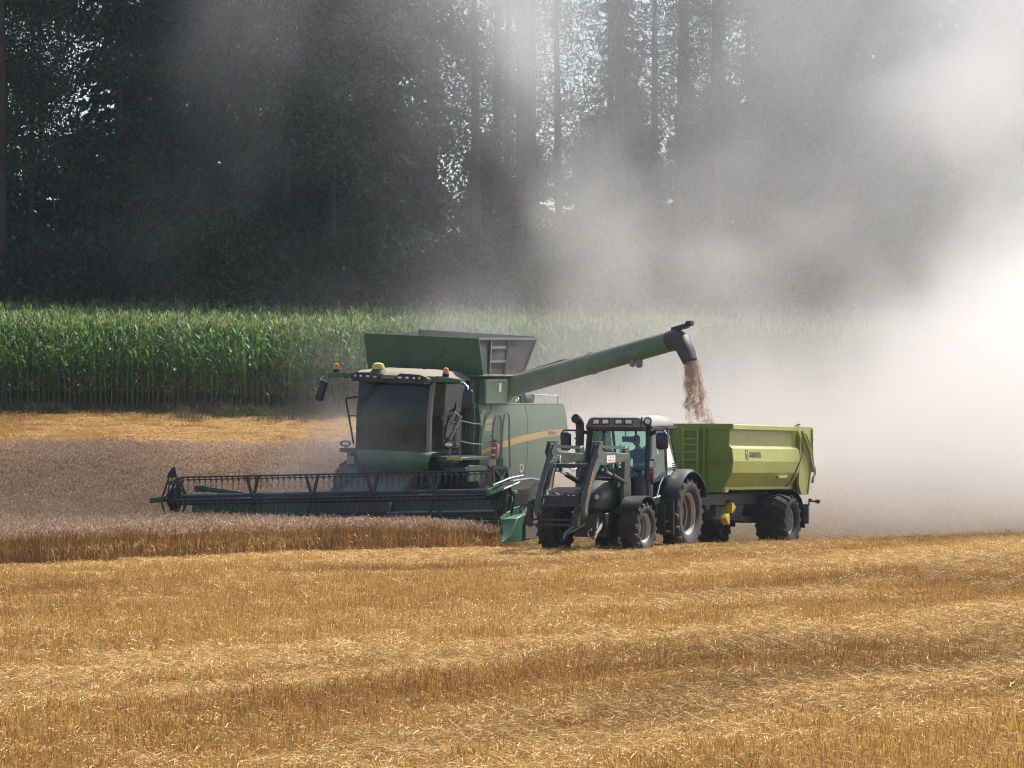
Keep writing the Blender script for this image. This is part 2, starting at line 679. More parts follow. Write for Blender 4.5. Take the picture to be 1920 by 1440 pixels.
def wheat_patch(name, n=48, size=0.42, H=0.54):
    x, y = rnd(n, -size / 2, size / 2), rnd(n, -size / 2, size / 2)
    h = H * rng.normal(1, 0.07, n)
    p0 = np.stack([x, y, np.full(n, -0.02)], 1)
    lean = rng.normal(0, 0.07, (n, 2))
    p1 = p0 + np.stack([lean[:, 0] * .4, lean[:, 1] * .4, h * 0.55], 1)
    p2 = p0 + np.stack([lean[:, 0], lean[:, 1], h], 1)
    a = rnd(n, 0, 6.283)
    side = np.stack([np.cos(a), np.sin(a), 0 * a], 1)
    Q = [strip(p0, p1, 0.0035, 0.003, side), strip(p1, p2, 0.003, 0.0022, side)]
    mi = [np.zeros(2 * n, int)]
    a2 = rng.normal(3.6, 1.1, n)                              # ears nod mostly one way
    out = np.stack([np.cos(a2), np.sin(a2), 0 * a2], 1)
    nod = rnd(n, 0.2, 1.5)[:, None]
    up = np.array([0, 0, 1.0])
    q1 = p2 + (out * np.sin(nod * .6) + up * np.cos(nod * .6)) * 0.04
    q2 = q1 + (out * np.sin(nod * 1.7) + up * np.cos(nod * 1.7)) * 0.055
    for s in (np.cross(out, up), unit(np.cross(q2 - p2, np.cross(out, up)))):
        Q += [strip(p2, q1, 0.005, 0.0085, s), strip(q1, q2, 0.0085, 0.004, s)]
        mi.append(np.ones(2 * n, int))
    k = n // 2                                                # dry curled leaves low on the stalk
    i = rng.integers(0, n, k)
    b0 = p0[i] + (p1[i] - p0[i]) * rnd(k, 0.2, 1.1)[:, None]
    a3 = rnd(k, 0, 6.283)
    o3 = np.stack([np.cos(a3), np.sin(a3), 0 * a3], 1)
    b1 = b0 + o3 * rnd(k, 0.04, 0.09)[:, None] + up * rnd(k, 0.0, 0.07)[:, None]
    b2 = b1 + o3 * rnd(k, 0.03, 0.09)[:, None] - up * rnd(k, 0.02, 0.12)[:, None]
    s3 = np.cross(o3, up)
    Q += [strip(b0, b1, 0.003, 0.005, s3), strip(b1, b2, 0.005, 0.002, s3)]
    mi.append(np.full(2 * k, 2))
    return quads_mesh(name, np.concatenate(Q), [M_STALK, M_EAR, M_STRAW], np.concatenate(mi))


def make_wheat():
    src = [wheat_patch('wheat_clump') for _ in range(6)]
    P = []
    s = 0.34
    for y in np.arange(76, 117.5, s):
        x = np.arange(-24, 3.5, s)
        P.append(np.stack([x, np.full_like(x, y)], 1))
    P = np.concatenate(P)
    P += rng.uniform(-0.1, 0.1, P.shape)
    P = P[in_wheat(P[:, 0], P[:, 1])]
    P = P[P[:, 0] > -0.1345 * P[:, 1] - 5]
    x, y = P[:, 0], P[:, 1]
    n = len(P)
    hh = 0.93 + 0.16 * vnoise(x * 0.25, y * 0.25, 8) + 0.22 * (1 - sstep(0.2, 2.6, y - x - 90.7)) * (1 - sstep(-4, 0, x))
    tint = np.clip(vnoise(x * 0.35 + 3, y * 0.12, 9) + rng.normal(0, 0.1, n), 0, 1)
    scatter('wheat', np.stack([x, y, zt(x, y)], 1), rnd(n, 0, 6.283), hh * rng.uniform(0.88, 1.10, n), rng.integers(0, 6, n), tint, src,
            'standing ripe brown wheat in front of and beside the harvester')


rng = np.random.default_rng(102)
make_wheat()

# ------------------------------------------------------------------ maize
M_MLEAF = foliage('maize_leaf', (0.042, 0.108, 0.024), (0.145, 0.275, 0.06), transl=0.5, rough=0.5, spec=0.35, hue=(0.15, 0.25, 0.05))
M_MSTALK = foliage('maize_stalk', (0.07, 0.085, 0.03), (0.20, 0.18, 0.08), transl=0.05, rough=0.5)
M_TASSEL = foliage('maize_tassel', (0.30, 0.27, 0.12), (0.60, 0.52, 0.27), transl=0.4)
M_DRYLEAF = foliage('maize_dry_leaf', (0.12, 0.10, 0.04), (0.30, 0.24, 0.11), transl=0.3)


def maize_plant(name):
    H = rng.uniform(2.85, 3.15)
    Q, mi = [], []
    for k in range(4):                                        # stalk: four-sided, tapered
        a, b = k * math.pi / 2, (k + 1) * math.pi / 2
        for z0, z1, r0, r1 in ((-0.05, 1.4, 0.017, 0.014), (1.4, H - 0.1, 0.014, 0.006)):
            Q.append([[r0 * math.cos(a), r0 * math.sin(a), z0], [r0 * math.cos(b), r0 * math.sin(b), z0], [r1 * math.cos(b), r1 * math.sin(b), z1], [r1 * math.cos(a), r1 * math.sin(a), z1]])
            mi.append(1)
    phi = rng.uniform(0, 6.28)
    nl = rng.integers(12, 15)
    for j in range(nl):
        f = j / (nl - 1)
        z = 0.55 + f * (H - 0.75) + rng.normal(0, 0.03)
        az = phi + math.pi * j + rng.normal(0, 0.45)
        L = (0.62 + 0.42 * math.sin(math.pi * min(1, f * 0.85 + 0.15))) * rng.uniform(0.85, 1.1)
        el0 = math.radians(rng.uniform(54, 74) + 12 * f)
        bend = rng.uniform(0.5, 1.35) * (1.1 - 0.75 * f) + 0.18
        w = 0.043 * rng.uniform(0.8, 1.15) * (0.85 if f > 0.8 else 1)
        dry = f < 0.16 and rng.random() < 0.6
        p = np.array([0, 0, z])
        n = 7
        prev = None
        tw = rng.normal(0, 0.5)
        for i in range(n + 1):
            s = i / n
            el = el0 - bend * 1.9 * s ** 1.6
            d = np.array([math.cos(az) * math.cos(el), math.sin(az) * math.cos(el), math.sin(el)])
            sd_ = np.array([-math.sin(az), math.cos(az), 0]) * math.cos(tw * s) + np.cross(d, [-math.sin(az), math.cos(az), 0]) * math.sin(tw * s)
            ww = w * (0.55 + 1.8 * s) if s < 0.25 else w * (1 - ((s - 0.25) / 0.75) ** 2.2) + 0.002
            cur = (p - sd_ * ww, p + sd_ * ww)
            if prev is not None:
                Q.append([prev[0], prev[1], cur[1], cur[0]])
                mi.append(3 if dry else 0)
            prev = cur
            p = p + d * L / n
    for j in range(9):                                        # tassel
        az, el = rng.uniform(0, 6.28), math.radians(rng.uniform(35, 85) if j else 89)
        L = rng.uniform(0.14, 0.24) if j else 0.33
        p0 = np.array([0, 0, H - 0.12 + 0.02 * j])
        d = np.array([math.cos(az) * math.cos(el), math.sin(az) * math.cos(el), math.sin(el)])
        p1 = p0 + d * L * .55
        p2 = p1 + (d - np.array([0, 0, 0.45 if j else 0])) * L * .45
        a = rng.uniform(0, 6.28)
        sdv = np.array([math.cos(a), math.sin(a), 0]) * 0.012
        Q += [[p0 - sdv, p0 + sdv, p1 + sdv, p1 - sdv], [p1 - sdv, p1 + sdv, p2 + sdv * .6, p2 - sdv * .6]]
        mi += [2, 2]
    return quads_mesh(name, np.array(Q, float), [M_MLEAF, M_MSTALK, M_TASSEL, M_DRYLEAF], mi)


rng = np.random.default_rng(103)
MAIZE = [maize_plant('maize_plant') for _ in range(8)]


def make_maize():
    y0 = 126.0
    solo = []
    for r, (xa, xb) in enumerate(((-18.3, 11.0), (-18.0, 4.0))):
        for x in np.arange(xa, xb, 0.172):
            if len(solo) < 300:
                solo.append((x + rng.normal(0, 0.02), y0 + 0.72 * r + rng.normal(0, 0.04) + 0.25 * math.sin(x * 0.2)))
    for i, (x, y) in enumerate(solo):
        o = bpy.data.objects.new('maize_plant', MAIZE[int(rng.integers(0, 8))])
        s = rng.uniform(0.95, 1.07) * (0.94 - 0.0025 * (x + 18))
        o.location = (x, y, float(zt(x, y)))
        o.rotation_euler = (rng.normal(0, 0.03), rng.normal(0, 0.03), rng.uniform(0, 6.28))
        o.scale = (s, s, s)
        tag(link(o), 'tall green maize plant with tassel standing in the front rows of the maize crop', 'maize plant', 'maize plants in the front rows')
    P = []
    for r in range(0, 22):
        y = y0 + 0.72 * r
        x = np.arange(-24, 26, 0.172)
        if r == 0:
            x = x[(x > 11.0) | (x < -18.3)]
        elif r == 1:
            xm = max(q[0] for q in solo if q[1] > y0 + 0.45)
            x = x[(x > xm + .1) | (x < -18.0)]
        P.append(np.stack([x + rng.normal(0, 0.02, len(x)), y + rng.normal(0, 0.04, len(x)) + 0.25 * np.sin(x * 0.2)], 1))
    P = np.concatenate(P)
    n = len(P)
    scatter('maize_crop', np.stack([P[:, 0], P[:, 1], zt(P[:, 0], P[:, 1])], 1), rnd(n, 0, 6.28),
            rng.uniform(0.95, 1.07, n) * (0.94 - 0.0025 * (P[:, 0] + 18)), rng.integers(0, 8, n), rng.random(n), MAIZE,
            'dense green maize crop filling the field behind its front rows')


make_maize()

# ------------------------------------------------------------------ dry grass margin below the maize
M_DRYG = foliage('margin_grass', (0.07, 0.06, 0.03), (0.22, 0.18, 0.10), transl=0.3, hue=(0.10, 0.12, 0.05))


def grass_tuft(name, n=70):
    a = rnd(n, 0, 6.28)
    p0 = np.stack([rng.normal(0, .16, n), rng.normal(0, .16, n), np.zeros(n)], 1)
    h = rnd(n, .12, .42)
    o = np.stack([np.cos(a), np.sin(a), 0 * a], 1)
    p1 = p0 + o * (h * .2)[:, None] + np.array([0, 0, 1.]) * (h * .7)[:, None]
    p2 = p1 + o * (h * .4)[:, None] + np.array([0, 0, 1.]) * (h * rnd(n, -.1, .35))[:, None]
    s = np.stack([-np.sin(a), np.cos(a), 0 * a], 1)
    return quads_mesh(name, np.concatenate([strip(p0, p1, .006, .005, s), strip(p1, p2, .005, .002, s)]), [M_DRYG])


def make_margin():
    src = [grass_tuft('grass_tuft') for _ in range(4)]
    n = 1900
    x, y = rnd(n, -21, 22), 125.6 - np.abs(rng.normal(0, 0.75, n))
    y += 0.3 * np.sin(x * 0.35) + 0.2 * np.sin(x * 0.9)
    s = rng.uniform(0.35, 1.0, n) * (0.6 + 0.9 * vnoise(x * 0.4 + 30, y * 0 + 2, 12))
    scatter('dry_grass', np.stack([x, y, zt(x, y)], 1), rnd(n, 0, 6.28), s, rng.integers(0, 4, n), rng.random(n), src,
            'grey brown dry grass margin along the foot of the maize')


rng = np.random.default_rng(104)
make_margin()

# ------------------------------------------------------------------ wood behind
WOOD_SEED = 105
M_BARK = plain('bark', (0.045, 0.036, 0.03), 0.9, 0, 0.1)
M_BARKP = plain('pine_bark', (0.075, 0.05, 0.038), 0.9, 0, 0.1)
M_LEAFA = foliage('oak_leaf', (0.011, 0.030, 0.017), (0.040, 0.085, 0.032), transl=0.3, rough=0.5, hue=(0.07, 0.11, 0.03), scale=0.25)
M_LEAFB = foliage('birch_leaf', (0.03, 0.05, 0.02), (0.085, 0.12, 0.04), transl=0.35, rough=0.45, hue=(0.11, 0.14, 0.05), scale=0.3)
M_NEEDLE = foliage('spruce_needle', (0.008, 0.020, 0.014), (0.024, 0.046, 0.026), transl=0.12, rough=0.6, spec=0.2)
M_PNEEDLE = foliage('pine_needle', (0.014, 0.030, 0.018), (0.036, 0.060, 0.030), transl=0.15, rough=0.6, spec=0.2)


def leaf_quads(c, size, flat=0.0):
    """Leaf-shaped quads (kite) with random facing at centres c."""
    n = len(c)
    d = unit(rng.normal(0, 1, (n, 3)) * np.array([1, 1, 1 - 0.5 * flat]))
    s = unit(np.cross(d, rng.normal(0, 1, (n, 3))))
    L = (size * rng.uniform(0.6, 1.4, n))[:, None]
    return np.stack([c - d * L * .55, c + s * L * .32, c + d * L * .6, c - s * L * .32], 1)


def trunk_mesh(name, H, r, mat, limbs, lean=0.02, dead=0):
    b = MB()
    P, R = [], []
    ph = rng.uniform(0, 6.28)
    for i in range(9):
        s = i / 8
        P.append((lean * H * s * math.cos(ph) + 0.06 * math.sin(5 * s + ph), lean * H * s * math.sin(ph) + 0.06 * math.cos(4 * s + ph), -0.2 + (H + .2) * s))
        R.append(r * (1.25 if i == 0 else 1) * (1 - 0.88 * s))
    b.tube(P, R, 7)
    tips = []
    for z0, L, el, az, lr in limbs:
        i = z0 / H
        base = Vector((lean * H * i * math.cos(ph), lean * H * i * math.sin(ph), z0))
        d = Vector((math.cos(az) * math.cos(el), math.sin(az) * math.cos(el), math.sin(el)))
        m = base + d * L * .55 + Vector((0, 0, 0.05 * L))
        t = base + d * L + Vector((rng.normal(0, .1) * L, rng.normal(0, .1) * L, .12 * L))
        b.tube([base, m, t], [lr, lr * .6, lr * .2], 4)
        tips += [base.lerp(m, .7), m, m.lerp(t, .5), t]
    for _ in range(dead):                                     # dry side branches
        z0 = rng.uniform(0.22, 0.72) * H
        az, L = rng.uniform(0, 6.28), rng.uniform(0.8, 2.6)
        el = rng.normal(-0.05, 0.2)
        base = Vector((lean * z0 * math.cos(ph), lean * z0 * math.sin(ph), z0))
        d = Vector((math.cos(az) * math.cos(el), math.sin(az) * math.cos(el), math.sin(el)))
        t = base + d * L
        b.tube([base, base + d * L * .5 + Vector((0, 0, .04)), t], [0.03, 0.02, 0.006], 3)
        for k in range(4):
            q = base + d * L * rng.uniform(.35, 1)
            e = q + Vector((rng.normal(0, .35), rng.normal(0, .35), rng.normal(-.08, .2)))
            b.tube([q, e], [0.01, 0.004], 3)
    me = new_mesh(name, b.v, b.f, mat, smooth=60)
    return me, tips


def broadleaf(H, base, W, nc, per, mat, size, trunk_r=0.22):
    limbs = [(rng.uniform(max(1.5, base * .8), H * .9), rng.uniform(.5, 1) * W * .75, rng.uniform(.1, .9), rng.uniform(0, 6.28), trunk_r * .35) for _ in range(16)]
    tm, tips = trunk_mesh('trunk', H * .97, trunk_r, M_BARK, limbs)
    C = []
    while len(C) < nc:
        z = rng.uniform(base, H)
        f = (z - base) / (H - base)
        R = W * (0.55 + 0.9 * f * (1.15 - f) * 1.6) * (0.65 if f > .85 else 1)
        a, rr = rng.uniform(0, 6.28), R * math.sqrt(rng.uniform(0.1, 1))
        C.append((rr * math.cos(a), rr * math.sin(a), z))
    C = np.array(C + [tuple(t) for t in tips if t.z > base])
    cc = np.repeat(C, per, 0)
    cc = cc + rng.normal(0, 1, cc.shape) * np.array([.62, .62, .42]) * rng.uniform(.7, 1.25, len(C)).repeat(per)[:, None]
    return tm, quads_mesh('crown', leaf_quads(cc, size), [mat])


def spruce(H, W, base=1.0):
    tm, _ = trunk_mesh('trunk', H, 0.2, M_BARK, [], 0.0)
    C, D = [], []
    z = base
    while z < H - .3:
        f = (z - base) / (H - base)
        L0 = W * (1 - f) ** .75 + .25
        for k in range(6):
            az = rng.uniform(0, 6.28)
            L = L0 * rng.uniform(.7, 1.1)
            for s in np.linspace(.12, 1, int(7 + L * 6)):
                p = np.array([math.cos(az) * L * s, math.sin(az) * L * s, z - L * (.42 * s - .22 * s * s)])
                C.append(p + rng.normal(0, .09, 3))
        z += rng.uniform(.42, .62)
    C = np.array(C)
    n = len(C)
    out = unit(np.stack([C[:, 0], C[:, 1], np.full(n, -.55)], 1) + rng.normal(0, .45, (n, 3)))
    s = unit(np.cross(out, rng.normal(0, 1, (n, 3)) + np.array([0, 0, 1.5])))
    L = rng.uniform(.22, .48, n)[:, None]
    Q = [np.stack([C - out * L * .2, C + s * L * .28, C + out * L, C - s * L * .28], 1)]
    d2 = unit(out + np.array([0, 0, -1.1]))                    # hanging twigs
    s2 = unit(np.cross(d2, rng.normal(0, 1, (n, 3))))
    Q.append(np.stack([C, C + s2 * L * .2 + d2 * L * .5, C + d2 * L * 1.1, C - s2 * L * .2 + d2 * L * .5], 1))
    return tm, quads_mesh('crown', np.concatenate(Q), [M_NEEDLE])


def pine(H, base, W):
    limbs = [(rng.uniform(base, H * .97), rng.uniform(.5, 1) * W, rng.uniform(-.1, .5), rng.uniform(0, 6.28), .05) for _ in range(22)]
    tm, tips = trunk_mesh('trunk', H, 0.24, M_BARKP, limbs, 0.008, dead=34)
    C = np.array([tuple(t) for t in tips])
    low = np.stack([rng.normal(0, 1.3, 44), rng.normal(0, 1.3, 44), rnd(44, H * .30, base)], 1)
    C = np.concatenate([C, low])
    per = 62
    cc = np.repeat(C, per, 0) + rng.normal(0, 1, (len(C) * per, 3)) * np.array([.5, .5, .22])
    n = len(cc)
    d = unit(rng.normal(0, 1, (n, 3)) + np.array([0, 0, .5]))
    s = unit(np.cross(d, rng.normal(0, 1, (n, 3))))
    L = rng.uniform(.12, .26, n)[:, None]
    return tm, quads_mesh('crown', np.stack([cc - s * L * .12, cc + s * L * .12, cc + d * L + s * L * .1, cc + d * L - s * L * .1], 1), [M_PNEEDLE])


def make_wood():
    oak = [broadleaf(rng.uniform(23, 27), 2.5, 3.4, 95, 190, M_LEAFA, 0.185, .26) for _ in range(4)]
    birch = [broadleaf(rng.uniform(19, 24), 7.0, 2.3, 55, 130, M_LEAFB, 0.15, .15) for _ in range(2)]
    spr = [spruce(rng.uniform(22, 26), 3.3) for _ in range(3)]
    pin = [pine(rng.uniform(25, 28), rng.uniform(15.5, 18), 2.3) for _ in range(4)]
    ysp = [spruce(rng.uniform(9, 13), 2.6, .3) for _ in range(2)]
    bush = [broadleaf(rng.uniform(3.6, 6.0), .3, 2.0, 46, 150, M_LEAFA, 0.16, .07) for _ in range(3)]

    def put(name, pair, x, y, label, cat, group, smin=.92, smax=1.08):
        o = empty(name, (x, y, float(zt(x, y)) - .1), (0, 0, rng.uniform(0, 6.28)))
        s = rng.uniform(smin, smax)
        o.scale = (s, s, s * rng.uniform(.97, 1.05))
        tag(o, label, cat, group)
        for nm, me in zip(('trunk', 'crown'), pair):
            link(bpy.data.objects.new(nm, me), o)
        return o

    pick = lambda a: a[int(rng.integers(0, len(a)))]
    LB = {
        'broadleaf_tree': ('dense dark broadleaf tree with leaves to the ground in the shaded wood', 'broadleaf trees of the wood'),
        'spruce_tree': ('dark spruce with drooping branches standing in the shaded wood', 'spruces of the wood'),
        'pine_tree': ('tall pine with a bare trunk and dead side branches, sky showing between', 'pines of the wood'),
        'birch_tree': ('slender birch with small pale leaves at the edge of the wood', 'birches of the wood'),
        'young_spruce': ('young bushy spruce filling the wood below the taller trees', 'young spruces in the wood'),
        'bush': ('low dark bush at the foot of the wood behind the maize', 'bushes at the edge of the wood'),
    }

    def go(name, src, x, y, label=None, **k):
        made.append((put(name, pick(src), x, y, label or LB[name][0], 'bush' if name == 'bush' else 'tree', LB[name][1], **k), name, x / y, label))

    made = []
    go('pine_tree', pin, -19.1, 143.5, 'tall bare trunk at the left edge of the photo, bright sky beside it')
    # left wood: broadleaf and spruce, almost closed
    for r, (yy, st) in enumerate(((146.0, 3.1), (150.5, 3.0), (155.5, 3.2), (161, 3.4))):
        for x in np.arange(-27 + r * 1.1, -2.2, st):
            if -21.6 < x * 150 / yy < -16.4:
                if r in (0, 2):                                # thin spot with sky specks at the far left
                    go('birch_tree', birch, x + rng.normal(0, .5), yy)
                continue
            if r == 3 and x > -10:
                continue
            q = rng.random()
            xx, y2 = x + rng.normal(0, .6), yy + rng.normal(0, .9)
            if q < .52:
                go('broadleaf_tree', oak, xx, y2)
            elif q < .9:
                go('spruce_tree', spr, xx, y2)
            else:
                go('birch_tree', birch, xx, y2)
    go('birch_tree', birch, -6.6, 142.9, 'pale leaved birch catching sunlight, its crown upper left of the dust')
    # middle: pine stems with sky between
    for r, (yy, st) in enumerate(((145.5, 2.9), (150, 2.7), (156, 3.0), (162, 3.3))):
        for x in np.arange(-2.2 + r * .8, 9.0, st):
            q = rng.random()
            xx, y2 = x + rng.normal(0, .5), yy + rng.normal(0, .9)
            if q < .86:
                go('pine_tree', pin, xx, y2)
            else:
                go('spruce_tree', spr, xx, y2, smin=.6, smax=.75)
    # right: mixed, behind the dust
    for r, (yy, st) in enumerate(((146.0, 2.9), (151.5, 2.9), (158, 3.0), (164, 3.0))):
        for x in np.arange(9.5 + r * .7, 29, st):
            q = rng.random()
            xx, y2 = x + rng.normal(0, .5), yy + rng.normal(0, .9)
            go('broadleaf_tree', oak, xx, y2) if q < .45 else go('pine_tree', pin, xx, y2) if q < .7 else go('spruce_tree', spr, xx, y2)
    # understorey
    for yy, st in ((142.8, 2.5), (148.5, 2.4), (158.5, 2.6)):
        for x in np.arange(-26, 27, st):
            go('bush', bush, x + rng.normal(0, .5), yy + rng.normal(0, .6))
    for yy, st, s0 in ((153, 2.6, .85), (166, 2.2, 1.0), (172, 2.2, 1.05)):
        for x in np.arange(-28, 29, st):
            go('young_spruce', ysp, x + rng.normal(0, .5), yy + rng.normal(0, .8), smin=s0 * .8, smax=s0 * 1.1)
    # trees are told apart by their order along the wood
    one = 'first second third fourth fifth sixth seventh eighth ninth tenth eleventh twelfth thirteenth fourteenth fifteenth sixteenth seventeenth eighteenth nineteenth twentieth'.split()
    words = one[:20] + ['twenty-' + w for w in one[:9]] + ['thirtieth'] + ['thirty-' + w for w in one[:9]]
    SAY = {'broadleaf_tree': 'dense dark broadleaf tree in the shaded wood, {} broadleaf from the left', 'spruce_tree': 'dark drooping spruce in the shaded wood, {} spruce from the left',
           'pine_tree': 'tall pine with bare trunk and dead side branches, {} pine from the left', 'birch_tree': 'slender small-leaved birch at the wood, {} birch from the left'}
    for nm, say in SAY.items():
        row = sorted((m for m in made if m[1] == nm and abs(m[2]) < .140 and not m[3]), key=lambda m: m[2])
        for i, m in enumerate(row):
            if i < len(words):
                m[0]['label'] = say.format(words[i])


rng = np.random.default_rng(WOOD_SEED)
make_wood()

# ------------------------------------------------------------------ machine materials
M_JG = paint('green_paint', (0.012, 0.082, 0.036), 0.35, 0.14)
M_JGD = paint('dusty_green_paint', (0.045, 0.14, 0.065), 0.45, 0.55)
M_JGP = paint('pale_dusty_green_panel', (0.075, 0.165, 0.085), 0.42, 0.55, grain=3.0)
M_YEL = plain('yellow_stripe', (0.62, 0.36, 0.045), 0.45)
M_ORA = plain('orange_marker', (0.60, 0.22, 0.03), 0.5)
M_BLK = paint('black_steel', (0.009, 0.009, 0.012), 0.38, 0.04)
M_BLD = paint('dusty_black_steel', (0.015, 0.014, 0.014), 0.5, 0.10)
M_PLA = paint('black_plastic', (0.009, 0.009, 0.013), 0.45, 0.08)
M_RUB = paint('tyre_rubber', (0.013, 0.013, 0.015), 0.8, 0.22, grain=4)
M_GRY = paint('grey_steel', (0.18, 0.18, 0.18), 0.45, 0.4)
M_CHR = plain('bright_steel', (0.75, 0.75, 0.74), 0.2, 1.0)
M_RIM = paint('dusty_brown_rim', (0.14, 0.105, 0.08), 0.5, 0.35)
M_LIP = paint('worn_rim_edge', (0.42, 0.40, 0.37), 0.4, 0.3)
M_RIMS = paint('silver_rim', (0.20, 0.19, 0.19), 0.4, 0.35)
M_TROUGH = paint('weathered_green_trough', (0.06, 0.22, 0.14), 0.5, 0.3)
M_RED = plain('red_lacquer', (0.42, 0.012, 0.03), 0.3)
M_WGREY = plain('grey_reflector', (0.28, 0.29, 0.30), 0.5)
M_WHT = plain('white_paint', (0.78, 0.78, 0.76), 0.4)
M_FG = paint('dark_green_paint', (0.020, 0.040, 0.024), 0.4, 0.16)
M_FGL = paint('loader_grey_green_paint', (0.050, 0.066, 0.052), 0.42, 0.26)
M_ROOF = paint('dusty_cab_roof', (0.18, 0.168, 0.15), 0.5, 0.25)
M_CROOF = paint('dusty_green_cab_roof', (0.12, 0.17, 0.12), 0.5, 0.8)
M_LIME = paint('lime_green_paint', (0.34, 0.365, 0.058), 0.36, 0.28, grain=4)
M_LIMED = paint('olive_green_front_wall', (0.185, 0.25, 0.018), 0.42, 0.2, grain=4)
M_CHAS = paint('dark_grey_chassis', (0.038, 0.037, 0.040), 0.5, 0.22)
M_YP = plain('yellow_plastic', (0.48, 0.34, 0.02), 0.5)
M_SEAT = plain('dark_upholstery', (0.035, 0.032, 0.030), 0.8)
M_BEIGE = plain('interior_panel', (0.10, 0.085, 0.075), 0.8)
M_DIRT = paint('dusty_grey_sheet', (0.13, 0.125, 0.11), 0.6, 0.5)
M_TARP = paint('grey_mesh_cover', (0.06, 0.050, 0.054), 0.6, 0.25)
M_BLUE = plain('blue_sticker', (0.12, 0.32, 0.75), 0.4)
M_GRAYTXT = plain('dark_lettering', (0.10, 0.10, 0.095), 0.6)
M_ORTXT = plain('orange_lettering', (0.60, 0.25, 0.10), 0.6)
M_CREAM = plain('cream_lettering', (0.62, 0.60, 0.42), 0.6)
M_MIRROR = plain('mirror_back', (0.016, 0.016, 0.024), 0.35)


def glass(name, tint, refl=0.06, dirt=0.06):
    t = NT(name)
    tr = t.n('ShaderNodeBsdfTransparent')
    tr.inputs[0].default_value = (*tint, 1)
    gl = t.n('ShaderNodeBsdfGlossy')
    gl.inputs['Color'].default_value = (0.9, 0.95, 0.95, 1)
    gl.inputs['Roughness'].default_value = 0.04
    fr = t.n('ShaderNodeFresnel')
    fr.inputs[0].default_value = 1.5
    mx = t.n('ShaderNodeMixShader')
    t.set(mx.inputs[0], t.math('ADD', t.math('MULTIPLY', fr.outputs[0], 0.9), refl - 0.04, clamp=True))
    t.t.links.new(tr.outputs[0], mx.inputs[1])
    t.t.links.new(gl.outputs[0], mx.inputs[2])
    df = t.n('ShaderNodeBsdfDiffuse')
    df.inputs[0].default_value = (*DUST, 1)
    m2 = t.n('ShaderNodeMixShader')
    t.set(m2.inputs[0], t.math('MULTIPLY', t.mapr(t.noise(2.2, 5, t.objco(), .7), .42, .72), dirt * 2))
    t.t.links.new(mx.outputs[0], m2.inputs[1])
    t.t.links.new(df.outputs[0], m2.inputs[2])
    return t.done(m2)


M_TGL = glass('tractor_glass', (0.80, 0.93, 0.90), 0.04, 0.015)
M_CGL = glass('harvester_glass', (0.26, 0.28, 0.25), 0.03, 0.075)
M_LENS = glass('lamp_glass', (0.8, 0.8, 0.8), 0.14, 0.08)


def lens_mat(name, c):
    t = NT(name)
    return t.done(t.bsdf(c, 0.15, 0, 0.6, Transmission_Weight=0.25, Coat_Weight=0.5))


M_AMB = lens_mat('amber_lens', (0.85, 0.20, 0.02))
M_REDL = lens_mat('red_lens', (0.6, 0.03, 0.02))
M_LAMP = plain('lamp_reflector', (0.62, 0.63, 0.66), 0.25, 0.6)


def text_obj(name, s, size, mat, parent, M, depth=0.004, align='LEFT', sx=1.0, shear=0.0):
    """Lettering as mesh: written in its own XY plane, placed by matrix M."""
    cu = bpy.data.curves.new(name, 'FONT')
    cu.body = s
    cu.size = size
    cu.extrude = depth / 2
    cu.align_x = align
    cu.shear = shear
    cu.resolution_u = 2
    to = bpy.data.objects.new(name, cu)
    me = bpy.data.meshes.new_from_object(to)
    me.name = name
    bpy.data.objects.remove(to)
    bpy.data.curves.remove(cu)
    me.transform(M @ Matrix.Diagonal((sx, 1, 1, 1)))
    me.materials.clear()
    me.materials.append(mat)
    return link(bpy.data.objects.new(name, me), parent)


def side_frame(o, right, up):
    """Matrix whose X runs along right, Y along up, origin o."""
    x = Vector(right).normalized()
    y = Vector(up)
    y = (y - x * y.dot(x)).normalized()
    z = x.cross(y)
    return Matrix(((x.x, y.x, z.x, o[0]), (x.y, y.y, z.y, o[1]), (x.z, y.z, z.z, o[2]), (0, 0, 0, 1)))


# ------------------------------------------------------------------ wheels
def tyre_mesh(R, W, rim, lugs=20, lug_h=0.045, curve=0.12):
    b = MB()
    h = W / 2
    prof = [(rim, -h * .78), (rim + .03, -h * .9), (R * .5 + rim * .5, -h * 1.02), (R - .10, -h * 1.0), (R - .03, -h * .86), (R, -h * .5), (R + .008, 0), (R, h * .5), (R - .03, h * .86), (R - .10, h * 1.0), (R * .5 + rim * .5, h * 1.02), (rim + .03, h * .9), (rim, h * .78)]
    b.lathe(prof, n=36, closed=True)
    for k in range(lugs):
        for sgn in (1, -1):
            t0 = 2 * math.pi * (k + (.5 if sgn < 0 else 0)) / lugs
            sl = []
            for i in range(5):
                s = i / 4
                y = sgn * (-.04 * W + s * (h * 1.0 + .04 * W))
                t = t0 - s * .30 * (20 / lugs) ** .5 * (1 if s < .8 else .98)
                r0 = R - .02 - (0.075 if s > .9 else .015 if s > .7 else 0)
                r1 = R + lug_h - (.045 if s > .9 else .012 if s > .7 else 0)
                wd = .030 + .02 * s
                sl.append([(r * math.cos(t + q / R), y, r * math.sin(t + q / R)) for r, q in ((r0, -wd), (r0, wd), (r1, wd * .75), (r1, -wd * .75))])
            b.loft(sl)
    return b


